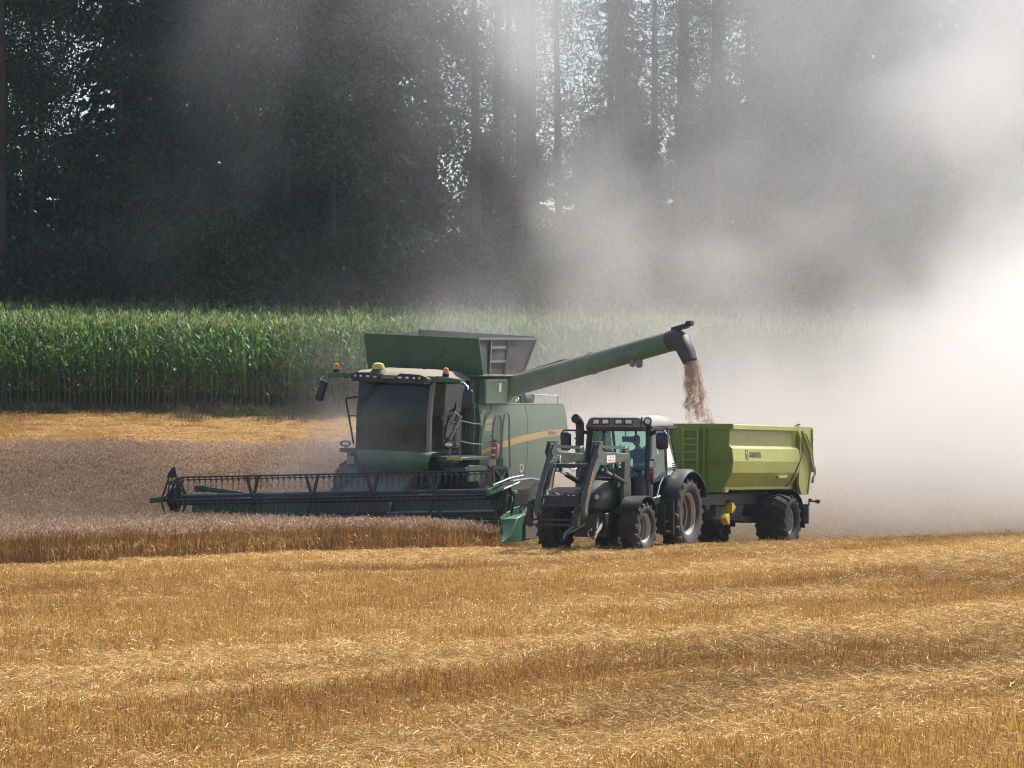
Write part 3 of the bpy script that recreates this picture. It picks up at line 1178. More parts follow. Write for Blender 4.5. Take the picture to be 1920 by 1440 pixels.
def make_wheel(parent, name, c, R, W, rim, rim_mat, dish=0.1, lugs=20, out=1, steer=0.0, lug_h=.055, spin=0.0):
    w = empty(name, c, (0, 0, steer), parent)
    ty = tyre_mesh(R, W, rim, lugs, lug_h).build('tyre', M_RUB, w, smooth=40)
    ty.rotation_euler = (0, spin, 0)
    b = MB()
    o = out
    h = W / 2
    prof = [(rim + .02, o * h * .80), (rim + .015, o * h * .74), (rim - .03, o * h * .70), (rim - .045, o * h * .35), (rim - .05, o * (h * .30 - dish * .9)),
            (rim * .60, o * (h * .30 - dish * 1.15)), (rim * .45, o * (h * .36 - dish)), (rim * .42, o * (h * .44 - dish * .7)), (rim * .2, o * (h * .52 - dish * .5)), (0.001, o * (h * .52 - dish * .5))]
    b.lathe(prof[3:], n=32, caps=False)
    b.mat(1).lathe(prof[:4], n=32, caps=False).mat(0)
    b.mat(1).lathe([(rim * .80, o * (h * .40 - dish * .55)), (rim * .77, o * (h * .40 - dish * .50)), (rim * .74, o * (h * .40 - dish * .7))], n=32, caps=False).mat(0)
    b.lathe([(rim + .01, -o * h * .78), (rim - .04, -o * h * .7), (rim - .06, o * h * .3)], n=32, caps=False)
    for k in range(8):
        t = 2 * math.pi * k / 8
        p = Vector((rim * .53 * math.cos(t), o * (h * .40 - dish), rim * .53 * math.sin(t)))
        b.cyl(p, p + Vector((0, o * .025, 0)), .018, n=6)
    b.build('rim', [rim_mat, M_LIP], w)
    return w


def lamp(parent, name, c, size, d=(1, 0, 0), depth=.06, up=(0, 0, 1), round_=False, body=None):
    """Work lamp: dark housing with a bezel lip, bright reflector pane set inside."""
    d = Vector(d).normalized()
    M = side_frame(c, Vector(up).cross(d), up)
    w, h = size
    b = MB()
    n = 16 if round_ else 4

    def ring(sc, z):
        if round_:
            return [(w / 2 * sc * math.cos(2 * math.pi * k / n), h / 2 * sc * math.sin(2 * math.pi * k / n), z) for k in range(n)]
        q = (sc - 1) * min(w, h) / 2
        return [(sx * (w / 2 + q), sy * (h / 2 + q), z) for sx, sy in ((-1, -1), (1, -1), (1, 1), (-1, 1))]
    b.loft([ring(.8, -depth), ring(1.12, -depth * .3), ring(1.12, .012), ring(.9, .012), ring(.86, -.012)], cap=True)
    o = b.build(name, body or M_PLA, parent, smooth=40)
    o.data.transform(M)
    g = MB()
    g.loft([ring(.87, -.010), ring(.5, .000)], cap=True)
    g = g.build('lens', M_LAMP, o, smooth=30)
    g.data.transform(M)
    return o


def rrect(w, h, r, n=3):
    """Rounded rectangle outline centred on the origin."""
    out = []
    for cx, cy, a0 in ((w / 2 - r, h / 2 - r, 0), (-w / 2 + r, h / 2 - r, 90), (-w / 2 + r, -h / 2 + r, 180), (w / 2 - r, -h / 2 + r, 270)):
        for i in range(n + 1):
            a = math.radians(a0 + 90 * i / n)
            out.append((cx + r * math.cos(a), cy + r * math.sin(a)))
    return out


def mirror(parent, c, w, h, yaw=0.0, tilt=0.0):
    b = MB()
    s = [[(x, y * k, z * k) for y, z in rrect(w, h, w * .28)] for x, k in ((.05, .82), (.02, 1.0), (-.05, 1.0), (-.055, .9))]
    b.loft(s)
    o = b.build('mirror', M_MIRROR, parent, smooth=50)
    o.location = c
    o.rotation_euler = (tilt, 0, yaw)
    g = MB()
    g.loft([[(-.0555, y * .88, z * .9) for y, z in rrect(w, h, w * .28)], [(-.06, y * .88, z * .9) for y, z in rrect(w, h, w * .28)]])
    g.build('mirror_glass', M_CHR, o, smooth=0)
    return o


# ------------------------------------------------------------------ tractor with front loader
def make_tractor():
    T = empty('tractor', (3.17, 90.97, -0.05), (0, 0, -math.pi / 2 - HEAD))
    tag(T, 'dark green tractor with front loader pulling the lime green trailer', 'tractor')

    make_wheel(T, 'rear_wheel', (0, .89, .84), .835, .50, .50, M_RIM, .16, 18, 1, spin=.1)
    make_wheel(T, 'rear_wheel', (0, -.89, .84), .835, .50, .50, M_RIM, .16, 18, -1, spin=.3)
    make_wheel(T, 'front_wheel', (2.72, .90, .60), .575, .46, .345, M_RIMS, .10, 16, 1, math.radians(-3), .04)
    make_wheel(T, 'front_wheel', (2.78, -1.12, .60), .575, .46, .345, M_RIMS, .10, 16, -1, math.radians(-4), .04, .2)

    b = MB()                                                  # chassis, engine block, axles
    b.box((-.4, -.36, .42), (1.9, .36, 1.15)).box((1.9, -.34, .36), (2.5, .34, 1.0)).box((2.9, -.40, .40), (3.4, .40, .95)).box((1.7, -.27, .62), (3.35, .27, 1.12))
    b.bar((0, -.7, .84), (0, .7, .84), .26, .3)
    b.bar((2.72, -.85, .58), (2.72, .62, .58), .2, .16)
    b.box((3.2, -.3, .5), (3.55, .3, .95))
    b.cyl((2.72, .5, .6), (2.72, .75, .6), .13)
    b.cyl((2.78, -.6, .6), (2.78, -.95, .6), .13)
    b.box((.9, .36, .55), (1.45, .62, 1.0))
    b.build('chassis', M_BLD, T, bevel=.015)
    b = MB()                                                  # front linkage
    for s in (-1, 1):
        b.tube([(3.35, s * .28, .78), (3.62, s * .34, .62), (3.95, s * .38, .50), (4.05, s * .38, .38)], [.035, .04, .035, .03], 6)
        b.tube([(3.45, s * .22, .95), (3.72, s * .30, .60)], .028, 6)
    b.tube([(3.9, -.40, .47), (3.72, -.25, .56), (3.55, -.05, .70)], .026, 6)
    b.tube([(4.02, .30, .60), (4.02, .20, .52), (4.06, .25, .40), (4.02, .36, .44), (4.02, .40, .54)], .02, 6)
    b.tube([(3.55, 0, .95), (3.8, .02, .88)], .03, 6)
    b.build('front_linkage', M_GRY, T)

    # hood
    b = MB()
    secs = []
    for x, w, zt_, zb in ((1.45, .44, 1.90, 1.0), (2.0, .43, 1.86, 1.0), (2.6, .41, 1.76, 1.0), (3.1, .38, 1.66, 1.02), (3.45, .34, 1.55, 1.04), (3.62, .29, 1.40, 1.06), (3.68, .25, 1.18, 1.08)):
        hh = zt_ - zb
        secs.append([(x, y, z) for y, z in ((w, zb), (w, zb + hh * .62), (w * .90, zb + hh * .86), (w * .66, zb + hh * .97), (0, zt_), (-w * .66, zb + hh * .97), (-w * .90, zb + hh * .86), (-w, zb + hh * .62), (-w, zb))])
    b.loft(secs)
    hood = b.build('hood', M_FG, T, smooth=50)
    for s in (-1, 1):
        b = MB()
        b.prism([(1.70, 1.14), (2.75, 1.14), (2.75, 1.40), (1.70, 1.52)], 'y', s * .425, s * .436)
        for i in range(6):
            x = 1.75 + i * .17
            b.bar((x, s * .437, 1.16), (x + .05, s * .437, 1.46), .012, .05, up=(1, 0, 0))
        b.build('grille', M_BLK, hood)
    MB().box((3.66, -.2, 1.1), (3.70, .2, 1.38)).build('grille', M_BLK, hood)
    b = MB()
    b.mat(0).sheet([[(x, s, z) for s in (-.36, -.2, .2, .36)] for x, z in ((1.62, 1.915), (2.3, 1.86), (2.9, 1.74))], .02, (0, 0, 1))
    b.build('hood_cover', M_PLA, hood)
    for s in (-1, 1):
        lamp(T, 'headlight', (3.72, s * .30, 1.33), (.15, .15), (1, s * .1, -.05), round_=True)

    # cab frame
    b = MB()
    for s in (-1, 1):
        b.tube([(1.78, s * .76, 1.15), (1.76, s * .765, 2.0), (1.60, s * .74, 2.92)], [.085, .08, .075], 6)       # front post
        b.tube([(.74, s * .80, 1.2), (.76, s * .80, 2.0), (.76, s * .75, 2.92)], [.045, .045, .045], 6)          # middle post
        b.tube([(-.02, s * .78, 1.75), (.02, s * .77, 2.1), (.38, s * .70, 2.92)], .035, 6)                       # rear post
        b.bar((1.78, s * .765, 1.62), (-.02, s * .78, 1.75), .05, .06)
    b.bar((1.62, -.74, 2.86), (1.62, .74, 2.86), .07, .12)
    b.bar((.38, -.70, 2.88), (.38, .70, 2.88), .06, .08)
    b.bar((1.77, -.74, 1.60), (1.77, .74, 1.60), .07, .12)
    b.bar((0, -.75, 1.76), (0, .75, 1.76), .06, .08)
    b.tube([(.02, -.12, 1.78), (.38, -.12, 2.88)], .028, 6)
    b.build('cab_frame', M_BLK, T)
    b = MB()                                                  # lower cab body
    b.box((1.45, -.78, 1.05), (1.76, -.45, 1.56)).box((1.45, .45, 1.05), (1.76, .78, 1.56))
    b.prism([(.05, 1.05), (1.45, 1.05), (1.45, 1.25), (.95, 1.3), (.55, 1.72), (-.02, 1.74)], 'y', .70, .775)
    b.prism([(.05, 1.05), (1.45, 1.05), (1.45, 1.25), (.95, 1.3), (.55, 1.72), (-.02, 1.74)], 'y', -.775, -.70)
    b.box((-.05, -.70, 1.02), (1.5, .70, 1.12))
    b.box((-.06, -.70, 1.12), (0, .70, 1.74))
    b.build('cab_base', M_FG, T, bevel=.02)
    b = MB()
    b.lathe([(.17, 1.05), (.19, 1.12), (.19, 1.66), (.15, 1.74), (.001, 1.76)], (1.93, .58, 0), 'z', 16)
    b.build('air_intake', M_PLA, T)
    # panes
    for nm, pts in (('windshield', [(1.80, -.70, 1.66), (1.80, .70, 1.66), (1.63, .67, 2.82), (1.63, -.67, 2.82)]),
                    ('door_pane', [(1.72, .80, 1.68), (.78, .83, 1.72), (.80, .78, 2.84), (1.60, .765, 2.84)]),
                    ('door_pane', [(1.72, -.80, 1.68), (1.60, -.765, 2.84), (.80, -.78, 2.84), (.78, -.83, 1.72)]),
                    ('rear_side_pane', [(.70, .83, 1.76), (.02, .81, 1.78), (.40, .735, 2.84), (.72, .78, 2.84)]),
                    ('rear_side_pane', [(.70, -.83, 1.76), (.72, -.78, 2.84), (.40, -.735, 2.84), (.02, -.81, 1.78)]),
                    ('rear_pane', [(-.03, -.72, 1.80), (.36, -.66, 2.84), (.36, .66, 2.84), (-.03, .72, 1.80)])):
        MB().plate(pts, .006).build(nm, M_TGL, T, smooth=0)
    b = MB()                                                  # slatted vent at the rear corner
    for i in range(6):
        z = 1.80 + i * .045
        b.bar((.22 - i * .0, .835, z), (.03 + i * .015, .822, z), .012, .022)
    b.build('vent', M_PLA, T)

    # roof
    b = MB()
    secs = []
    for x, w, z0, z1, c in ((1.94, .70, 2.90, 3.02, .06), (1.90, .74, 2.88, 3.12, .12), (1.7, .76, 2.90, 3.17, .16), (.9, .78, 2.92, 3.18, .16), (.15, .76, 2.92, 3.14, .16), (.0, .70, 2.94, 3.04, .1)):
        secs.append([(x, y, z) for y, z in ((w, z0), (w, z0 + .04), (w - c * .7, z1 - .03), (w - c * 1.5, z1), (-w + c * 1.5, z1), (-w + c * .7, z1 - .03), (-w, z0 + .04), (-w, z0))])
    b.loft(secs)
    roof = b.build('roof', M_ROOF, T, smooth=45)
    for y in (-.44, -.20, .13, .38):
        lamp(roof, 'roof_lamp', (1.95, y - .03, 3.025), (.185, .125), (1, 0, .06))
    b = MB()
    b.box((1.5, -.72, 2.83), (1.92, .72, 2.885)).box((.0, .70, 2.86), (1.5, .79, 2.905)).box((.0, -.79, 2.86), (1.5, -.70, 2.905))
    b.build('roof_gutter', M_BLK, roof)
    lamp(T, 'work_lamp', (1.86, .80, 3.04), (.17, .17), (.8, .6, .1), .12, round_=True)
    b = MB()
    b.bar((1.74, .78, 2.9), (1.80, .80, 2.98), .12, .1)
    b.bar((1.93, .66, 2.88), (1.93, .68, 3.14), .03, .03)
    b.build('lamp_bracket', M_BLK, T)

    # exhaust
    b = MB()
    b.tube([(2.16, -.80, 2.0), (2.14, -.80, 2.35), (2.10, -.80, 2.86), (2.12, -.80, 2.98), (2.20, -.81, 3.07), (2.32, -.83, 3.10)], [.085, .10, .10, .10, .10, .11], 12)
    b.tube([(2.15, -.8, 2.62), (2.15, -.8, 2.65)], .115, 12)
    b.box((1.95, -.86, 1.95), (2.25, -.55, 2.1))
    b.build('exhaust', M_BLK, T)

    # mirrors on their arms
    b = MB()
    b.tube([(1.68, .78, 2.76), (1.80, .98, 2.83), (1.80, 1.18, 2.82), (1.80, 1.24, 2.76), (1.80, 1.22, 2.64)], .022, 6)
    b.bar((1.66, .76, 2.72), (1.78, .97, 2.80), .03, .10)
    b.build('mirror_arm', M_BLK, T)
    mirror(T, (1.82, 1.14, 2.58), .28, .40)
    b = MB()
    b.tube([(1.68, -.78, 2.76), (1.9, -1.0, 2.82), (2.0, -1.26, 2.82), (2.0, -1.32, 2.74), (2.0, -1.32, 2.60)], .022, 6)
    b.bar((1.66, -.76, 2.76), (1.9, -1.0, 2.80), .03, .09)
    b.build('mirror_arm', M_BLK, T)
    mirror(T, (2.02, -1.20, 2.56), .24, .42)

    # fenders
    for s in (1, -1):
        b = MB()
        rows = []
        for i in range(13):
            a = math.radians(8 + 150 * i / 12)
            r = 1.03 + (.03 if i < 3 else 0)
            rows.append([(r * math.cos(a) * .98, s * y, .86 + r * math.sin(a) * z) for y, z in ((.60, 1.0), (.9, 1.01), (1.12, 1.0), (1.20, .965))])
        b.sheet(rows, .03, (0, 0, 1))
        fen = b.build('rear_fender', M_PLA, T, smooth=50)
        b = MB()
        poly = [(1.02 * math.cos(math.radians(a)), .86 + 1.02 * math.sin(math.radians(a))) for a in range(8, 150, 12)] + [(.0, 1.2)]
        b.prism(poly, 'y', s * .58, s * .61)
        b.build('fender_wall', M_FG, fen)
    for s, cx, cyy in ((1, 2.72, .90), (-1, 2.78, -1.12)):
        b = MB()
        rows = []
        for i in range(9):
            a = math.radians(40 + 112 * i / 8)
            rows.append([(cx + .70 * math.cos(a), cyy + s * y, .62 + .72 * math.sin(a)) for y in (-.24, 0, .2, .25)])
        b.sheet(rows, .025, (0, 0, 1))
        b.tube([(cx, cyy - s * .2, .75), (cx, cyy - s * .22, 1.3)], .03, 6)
        b.build('front_fender', M_PLA, T, smooth=50)

    b = MB()                                                  # steps and tank on the left
    b.box((1.0, .55, .62), (1.9, .86, 1.04))
    b.build('fuel_tank', M_PLA, T, bevel=.05)
    b = MB()
    for i, z in enumerate((.45, .68, .91)):
        b.box((1.10, .86, z), (1.42, 1.10 - .04 * i, z + .04))
    b.box((1.08, .84, .42), (1.10, 1.06, 1.12)).box((1.42, .84, .42), (1.44, 1.06, 1.12))
    b.build('steps', M_BLD, T)
    MB().box((1.10, .9, .40), (1.14, 1.16, 1.20)).build('mud_flap', M_RUB, T)
    b = MB()
    b.tube([(1.45, .86, 1.25), (1.32, .88, 1.55), (1.10, .88, 1.72)], .014, 6)
    b.build('grab_rail', M_CHR, T)
    b = MB()                                                  # side marker lamp by the front post
    b.mat(0).box((1.78, .84, 1.95), (1.86, .96, 2.16)).mat(1).box((1.862, .85, 1.97), (1.875, .95, 2.12)).mat(0).box((1.78, .85, 1.60), (1.84, .93, 1.93)).mat(2).box((1.842, .86, 1.72), (1.855, .92, 1.80)).mat(3).box((1.842, .86, 1.84), (1.855, .92, 1.90))
    b.build('side_lamp', [M_PLA, M_WHT, M_REDL, M_AMB], T)

    # interior
    b = MB()
    b.box((.25, -.25, 1.15), (.75, .25, 1.55)).box((.30, -.24, 1.55), (.80, .24, 1.66)).hexa([(.22, -.24, 1.62), (.36, -.24, 1.62), (.36, .24, 1.62), (.22, .24, 1.62), (.10, -.22, 2.28), (.22, -.22, 2.28), (.22, .22, 2.28), (.10, .22, 2.28)])
    b.build('seat', M_SEAT, T, bevel=.03)
    b = MB()
    b.bar((1.55, 0, 1.15), (1.42, 0, 1.85), .16, .18)
    b.box((1.38, -.28, 1.62), (1.70, .28, 1.80))
    b.build('dashboard', M_SEAT, T, bevel=.02)
    b = MB()
    b.lathe([(.19 + .017 * math.cos(t), .017 * math.sin(t)) for t in np.linspace(0, 2 * math.pi, 7)[:-1]], (0, 0, 0), 'z', 20, closed=True)
    b.bar((-.18, 0, 0), (.18, 0, 0), .03, .015).bar((0, -.18, 0), (0, .18, 0), .03, .015)
    b.build('steering_wheel', M_BLK, T, loc=(1.28, 0, 1.93), rot=(0, math.radians(-28), 0))
    b = MB()
    b.box((.55, -.74, 1.15), (.95, -.46, 1.72))
    b.tube([(1.5, -.35, 1.8), (1.5, -.35, 2.1), (1.5, -.33, 2.3)], .015, 6)
    b.box((1.46, -.42, 2.12), (1.50, -.24, 2.34))
    b.build('side_console', M_SEAT, T)
    b = MB()
    b.box((1.50, .02, 2.55), (1.53, .30, 2.68)).tube([(1.5, .1, 2.68), (1.5, .1, 2.86)], .012, 5)
    b.tube([(1.74, -.2, 1.7), (1.70, .02, 2.1), (1.66, .04, 2.5)], .012, 5)
    b.build('inside_mirror', M_BLK, T)

    # ------------- front loader
    L = empty('front_loader', (0, 0, 0), (0, 0, 0), T)
    for s in (1, -1):
        y = s * .56
        b = MB()
        def arm(poly, w, yy):
            b.prism(poly, 'y', yy - w / 2, yy + w / 2)
        # box section from post to knee and down to the carrier
        arm([(2.55, 2.20), (2.60, 2.30), (4.02, 2.36), (4.30, 2.46), (4.42, 2.44), (4.44, 2.30), (4.76, 1.86), (5.17, 1.22), (5.18, 1.02), (5.10, .92), (5.0, 1.00), (4.97, 1.20), (4.56, 1.82), (4.30, 2.06), (4.02, 2.06), (2.75, 2.12)], .13, y)
        b.build('loader_arm', M_FGL, L, bevel=.012)
        b = MB()
        b.bar((2.70, y, 2.43), (4.28, y, 2.49), .05, .07)
        b.prism([(4.18, 2.58), (4.36, 2.58), (4.52, 2.34), (4.42, 2.24), (4.28, 2.36)], 'y', y - .09, y - .07)
        b.prism([(4.18, 2.58), (4.36, 2.58), (4.52, 2.34), (4.42, 2.24), (4.28, 2.36)], 'y', y + .07, y + .09)
        b.bar((4.18, y, 2.585), (4.38, y, 2.585), .20, .03)
        b.bar((4.40, y - s * .02, 2.30), (4.92, y - s * .02, 1.50), .06, .07)
        b.build('levelling_rod', M_FGL, L)
        b = MB()
        b.prism([(2.38, .95), (2.76, .95), (2.86, 1.35), (2.76, 2.42), (2.56, 2.48), (2.46, 2.30)], 'y', y - .05, y + .05)
        b.box((2.35, min(s * .3, y), .9), (2.8, max(s * .3, y), 1.05))
        b.build('loader_post', M_FGL, L, bevel=.012)
        b = MB()
        b.mat(0).tube([(2.66, y, 1.62), (3.45, y, 1.82)], .062, 10).mat(1).tube([(3.42, y, 1.813), (3.98, y, 1.955)], .036, 8).mat(0).tube([(3.92, y - .08, 1.95), (3.92, y + .08, 1.95)], .05, 8)
        b.build('lift_cylinder', [M_BLD, M_CHR], L)
        b = MB()
        b.mat(0).tube([(4.52, y - s * .10, 2.08), (4.86, y - s * .10, 1.52)], .052, 10).mat(1).tube([(4.84, y - s * .10, 1.55), (5.06, y - s * .10, 1.16)], .03, 8)
        b.build('tilt_cylinder', [M_BLD, M_CHR], L)
        b = MB()
        b.tube([(4.6, y - s * .09, 2.12), (4.75, y - s * .16, 2.02), (4.92, y - s * .14, 1.7), (4.95, y - s * .12, 1.4)], .014, 5)
        b.tube([(4.36, y - s * .1, 2.2), (4.62, y - s * .22, 2.0), (4.78, y - s * .2, 1.5), (4.85, y - s * .12, 1.22)], .013, 5)
        b.build('hose', M_BLK, L)
        MB().plate([(5.07, y - s * .07, 1.28), (5.0, y - s * .07, 1.42), (5.0, y + s * .0, 1.42), (5.07, y + s * .0, 1.28)], .012).build('blue_tag', M_BLUE, L)
    b = MB()
    b.box((4.82, -.50, 1.14), (5.0, .50, 1.38))
    b.build('cross_beam', M_BLD, L, bevel=.02)
    MB().tube([(4.35, -.5, 2.05), (4.35, .5, 2.05)], .05, 8).build('cross_tube', M_BLD, L)
    b = MB()
    b.prism([(-.36, 1.40), (.30, 1.40), (.38, 1.50), (.34, 1.58), (-.20, 1.575), (-.40, 1.48)], 'x', 4.86, 4.92)
    b.build('cover_plate', M_GRY, L)
    b = MB()
    for yy in (-.28, .0, .2):
        b.tube([(4.95, yy, 1.42), (5.02, yy + .1, 1.46), (5.03, yy + .22, 1.40), (4.98, yy + .3, 1.34)], .013, 5)
    b.tube([(4.96, .30, 1.50), (5.02, .42, 1.52), (5.03, .46, 1.44), (4.97, .38, 1.38)], .012, 5)
    b.build('hose', M_BLK, L)
    b = MB()                                                  # quick-attach carrier
    b.bar((5.14, -.92, 1.175), (5.14, .54, 1.175), .05, .05)
    b.bar((5.12, -.72, .85), (5.12, .44, .85), .04, .045).bar((5.16, -.84, .735), (5.16, .46, .735), .04, .04)
    for yy in (-.74, .40):
        b.prism([(4.98, 1.32), (5.14, 1.26), (5.20, 1.0), (5.24, .74), (5.10, .68), (5.02, .84), (5.06, 1.05)], 'y', yy - .055, yy + .055)
        b.bar((5.0, yy - .12, 1.0), (5.14, yy - .12, .76), .03, .10)
        b.bar((5.18, yy + .1, 1.18), (5.22, yy + .1, 1.06), .035, .05)
    b.tube([(5.14, -.92, 1.17), (5.18, -.98, 1.10), (5.12, -.99, 1.0)], .025, 6)
    b.tube([(5.14, .5, 1.17), (5.18, .53, 1.08), (5.14, .42, 1.0)], .02, 6)
    b.build('tool_carrier', M_BLD, L, bevel=.006)
    b = MB()
    for i in range(4):
        b.tube([(3.9, -.50, 2.28 - i * .05), (4.2, -.40, 2.26 - i * .05), (4.30, -.36, 2.18 - i * .05)], .012, 5)
    b.tube([(3.9, -.50, 2.1), (3.6, -.46, 2.0), (3.4, -.42, 1.9), (3.2, -.42, 1.98)], .02, 5)
    b.build('hydraulic_line', M_CHR, L)
    # plate with print, lettering on the arm
    b = MB()
    b.mat(0).box((3.42, .6275, 2.115), (3.92, .632, 2.275)).mat(1)
    for i in range(6):
        b.box((3.47 + i * .07, .6325, 2.135), (3.515 + i * .07, .6335, 2.19))
    for i in range(4):
        b.box((3.50 + i * .09, .6325, 2.215), (3.55 + i * .09, .6335, 2.255))
    b.build('number_plate', [M_WHT, M_ORTXT], L)
    text_obj('lettering', 'CARGO', .155, M_ORTXT, L, side_frame((4.94, .6285, 1.44), Vector((-.45, 0, .72)), Vector((-.72, 0, -.45)) * -1), .004)
    return T


tractor = make_tractor()


# ------------------------------------------------------------------ driver
def skin_body(name, joints, bones, mat, parent=None, level=2):
    me = bpy.data.meshes.new(name)
    me.from_pydata([j[0] for j in joints], bones, [])
    o = bpy.data.objects.new(name, me)
    col.objects.link(o)
    sk = o.modifiers.new('skin', 'SKIN')
    for i, j in enumerate(joints):
        r = j[1]
        me.skin_vertices[0].data[i].radius = r if isinstance(r, tuple) else (r, r)
        me.skin_vertices[0].data[i].use_root = i == 0
    sk.use_smooth_shade = True
    ss_ = o.modifiers.new('sub', 'SUBSURF')
    ss_.levels = ss_.render_levels = level
    dg = bpy.context.evaluated_depsgraph_get()
    m2 = bpy.data.meshes.new_from_object(o.evaluated_get(dg))
    bpy.data.objects.remove(o)
    m2.name = name
    m2.materials.clear()
    for m in (mat if isinstance(mat, list) else [mat]):
        m2.materials.append(m)
    m2.polygons.foreach_set('use_smooth', [True] * len(m2.polygons))
    o2 = bpy.data.objects.new(name, m2)
    return link(o2, parent)


def make_driver():
    """Seated man, local frame of the tractor: x forward, y to the left."""
    skin = plain('skin', (0.36, 0.20, 0.14), 0.6)
    shirt = plain('blue_shirt', (0.035, 0.075, 0.17), 0.85)
    jeans = plain('dark_trousers', (0.03, 0.035, 0.05), 0.9)
    capm = plain('dark_cap', (0.02, 0.025, 0.04), 0.8)
    D = empty('person', (3.17, 90.97, -0.05), (0, 0, -math.pi / 2 - HEAD))
    tag(D, 'driver in blue shirt and dark cap sitting in the tractor cab, looking down', 'person')
    J = [((.50, .06, 1.78), (.17, .16)), ((.52, .06, 1.98), (.155, .17)), ((.56, .06, 2.18), (.15, .19)), ((.60, .06, 2.30), (.10, .14)),      # pelvis to chest
         ((.64, .06, 2.38), .062), ((.68, .06, 2.45), .06)]
    B = [(0, 1), (1, 2), (2, 3), (3, 4), (4, 5)]
    for s in (1, -1):
        k = len(J)
        sh = .06 + s * .19
        J += [((.60, sh, 2.27), .075), ((.74, sh + s * .06, 2.03), .055), ((.98, .06 + s * .20, 1.99), .042), ((1.10, .06 + s * .17, 2.02), .032)]
        B += [(3, k), (k, k + 1), (k + 1, k + 2), (k + 2, k + 3)]
        k = len(J)
        J += [((.62, .06 + s * .11, 1.76), .10), ((1.02, .06 + s * .16, 1.78), .078), ((1.20, .06 + s * .15, 1.42), .055), ((1.22, .06 + s * .15, 1.22), .045), ((1.36, .06 + s * .16, 1.19), .04)]
        B += [(0, k), (k, k + 1), (k + 1, k + 2), (k + 2, k + 3), (k + 3, k + 4)]
    body = skin_body('body', J, B, [shirt, jeans, skin], D)
    for p in body.data.polygons:
        c = p.center
        if c.z > 2.375 and c.x > .56 and abs(c.y - .06) < .10:
            p.material_index = 2
        elif c.z < 1.84 and not (c.x < .66 and c.z > 1.80):
            p.material_index = 1
        elif c.x > .84 and c.z > 1.86:
            p.material_index = 2
    # hands closing on the wheel: palm, four fingers, thumb each
    for s in (1, -1):
        y0 = .06 + s * .165
        J = [((1.08, y0, 2.02), .032), ((1.14, y0, 2.03), (.036, .022)), ((1.17, y0, 2.03), (.036, .02))]
        B = [(0, 1), (1, 2)]
        for i, dl in enumerate((.0, .008, .005, -.008)):
            k = len(J)
            yy = y0 + s * (-.03 + .02 * i)
            J += [((1.185, yy, 2.035), .0095), ((1.215 + dl, yy, 2.03), .009), ((1.222 + dl, yy, 2.00), .0085), ((1.20 + dl, yy, 1.985), .0075)]
            B += [(2, k), (k, k + 1), (k + 1, k + 2), (k + 2, k + 3)]
        k = len(J)
        J += [((1.12, y0 - s * .04, 2.03), .012), ((1.155, y0 - s * .06, 2.015), .011), ((1.185, y0 - s * .055, 2.0), .009)]
        B += [(1, k), (k, k + 1), (k + 1, k + 2)]
        skin_body('hand', J, B, skin, D, 1)
    # head, tilted down and to the right
    b = MB()
    prof = []
    R = Matrix.Translation((.72, .06, 2.56)) @ Euler((0, math.radians(18), math.radians(-24))).to_matrix().to_4x4()
    for i in range(11):
        t = math.pi * i / 10
        z = .125 * math.cos(t)
        r = math.sin(t)
        ring = []
        for k in range(16):
            a = 2 * math.pi * k / 16
            x = .098 * r * math.cos(a) * (1.0 if z > -.05 else .92) + (.012 if z < -.03 and math.cos(a) > .3 else 0)
            y = .075 * r * math.sin(a) * (1.0 if z > -.04 else .82)
            if abs(a) < .01 or k == 0:
                x += .022 if -.04 < z < .02 else .006 if z < -.05 else 0     # nose, chin
            ring.append(R @ Vector((x, y, z)))
        prof.append(ring)
    b.loft(prof)
    for s in (1, -1):
        b.loft([[R @ Vector((-.005 + .022 * q * math.cos(a), s * (.072 + dy), -.005 + .034 * q * math.sin(a))) for a in np.linspace(0, 6.283, 9)[:-1]] for dy, q in ((0, .8), (.012, 1), (.02, .7))])
    head = b.build('head', skin, D, smooth=60)
    b = MB()
    for s in (1, -1):
        b.lathe([(.001, -.006), (.011, 0), (.001, .006)], tuple(R @ Vector((.088, s * .031, .012))), 'x', 8)
    b.build('eye', capm, head)
    b = MB()
    b.hexa([R @ Vector(p) for p in ((.088, -.024, -.062), (.092, -.024, -.062), (.092, .024, -.062), (.088, .024, -.062), (.09, -.02, -.056), (.095, -.02, -.056), (.095, .02, -.056), (.09, .02, -.056))])
    b.build('mouth', M_RED, head)
    b = MB()
    rows = []
    for i in range(6):
        t = math.radians(90 * i / 5)
        rows.append([R @ Vector((.106 * math.sin(t) * math.cos(a) - .004, .084 * math.sin(t) * math.sin(a), .045 + .10 * math.cos(t))) for a in np.linspace(0, 2 * math.pi, 17)[:-1]])
    rows.append([R @ Vector((.104 * math.cos(a) - .004, .083 * math.sin(a), .035)) for a in np.linspace(0, 2 * math.pi, 17)[:-1]])
    b.loft(rows)
    b.sheet([[R @ Vector((.095 + dx, y, .052 - dx * .25 - abs(y) * .15)) for y in (-.065, -.03, 0, .03, .065)] for dx in (0, .045, .08)], .008, (0, 0, 1))
    b.build('cap', capm, D, smooth=60)
    return D


make_driver()


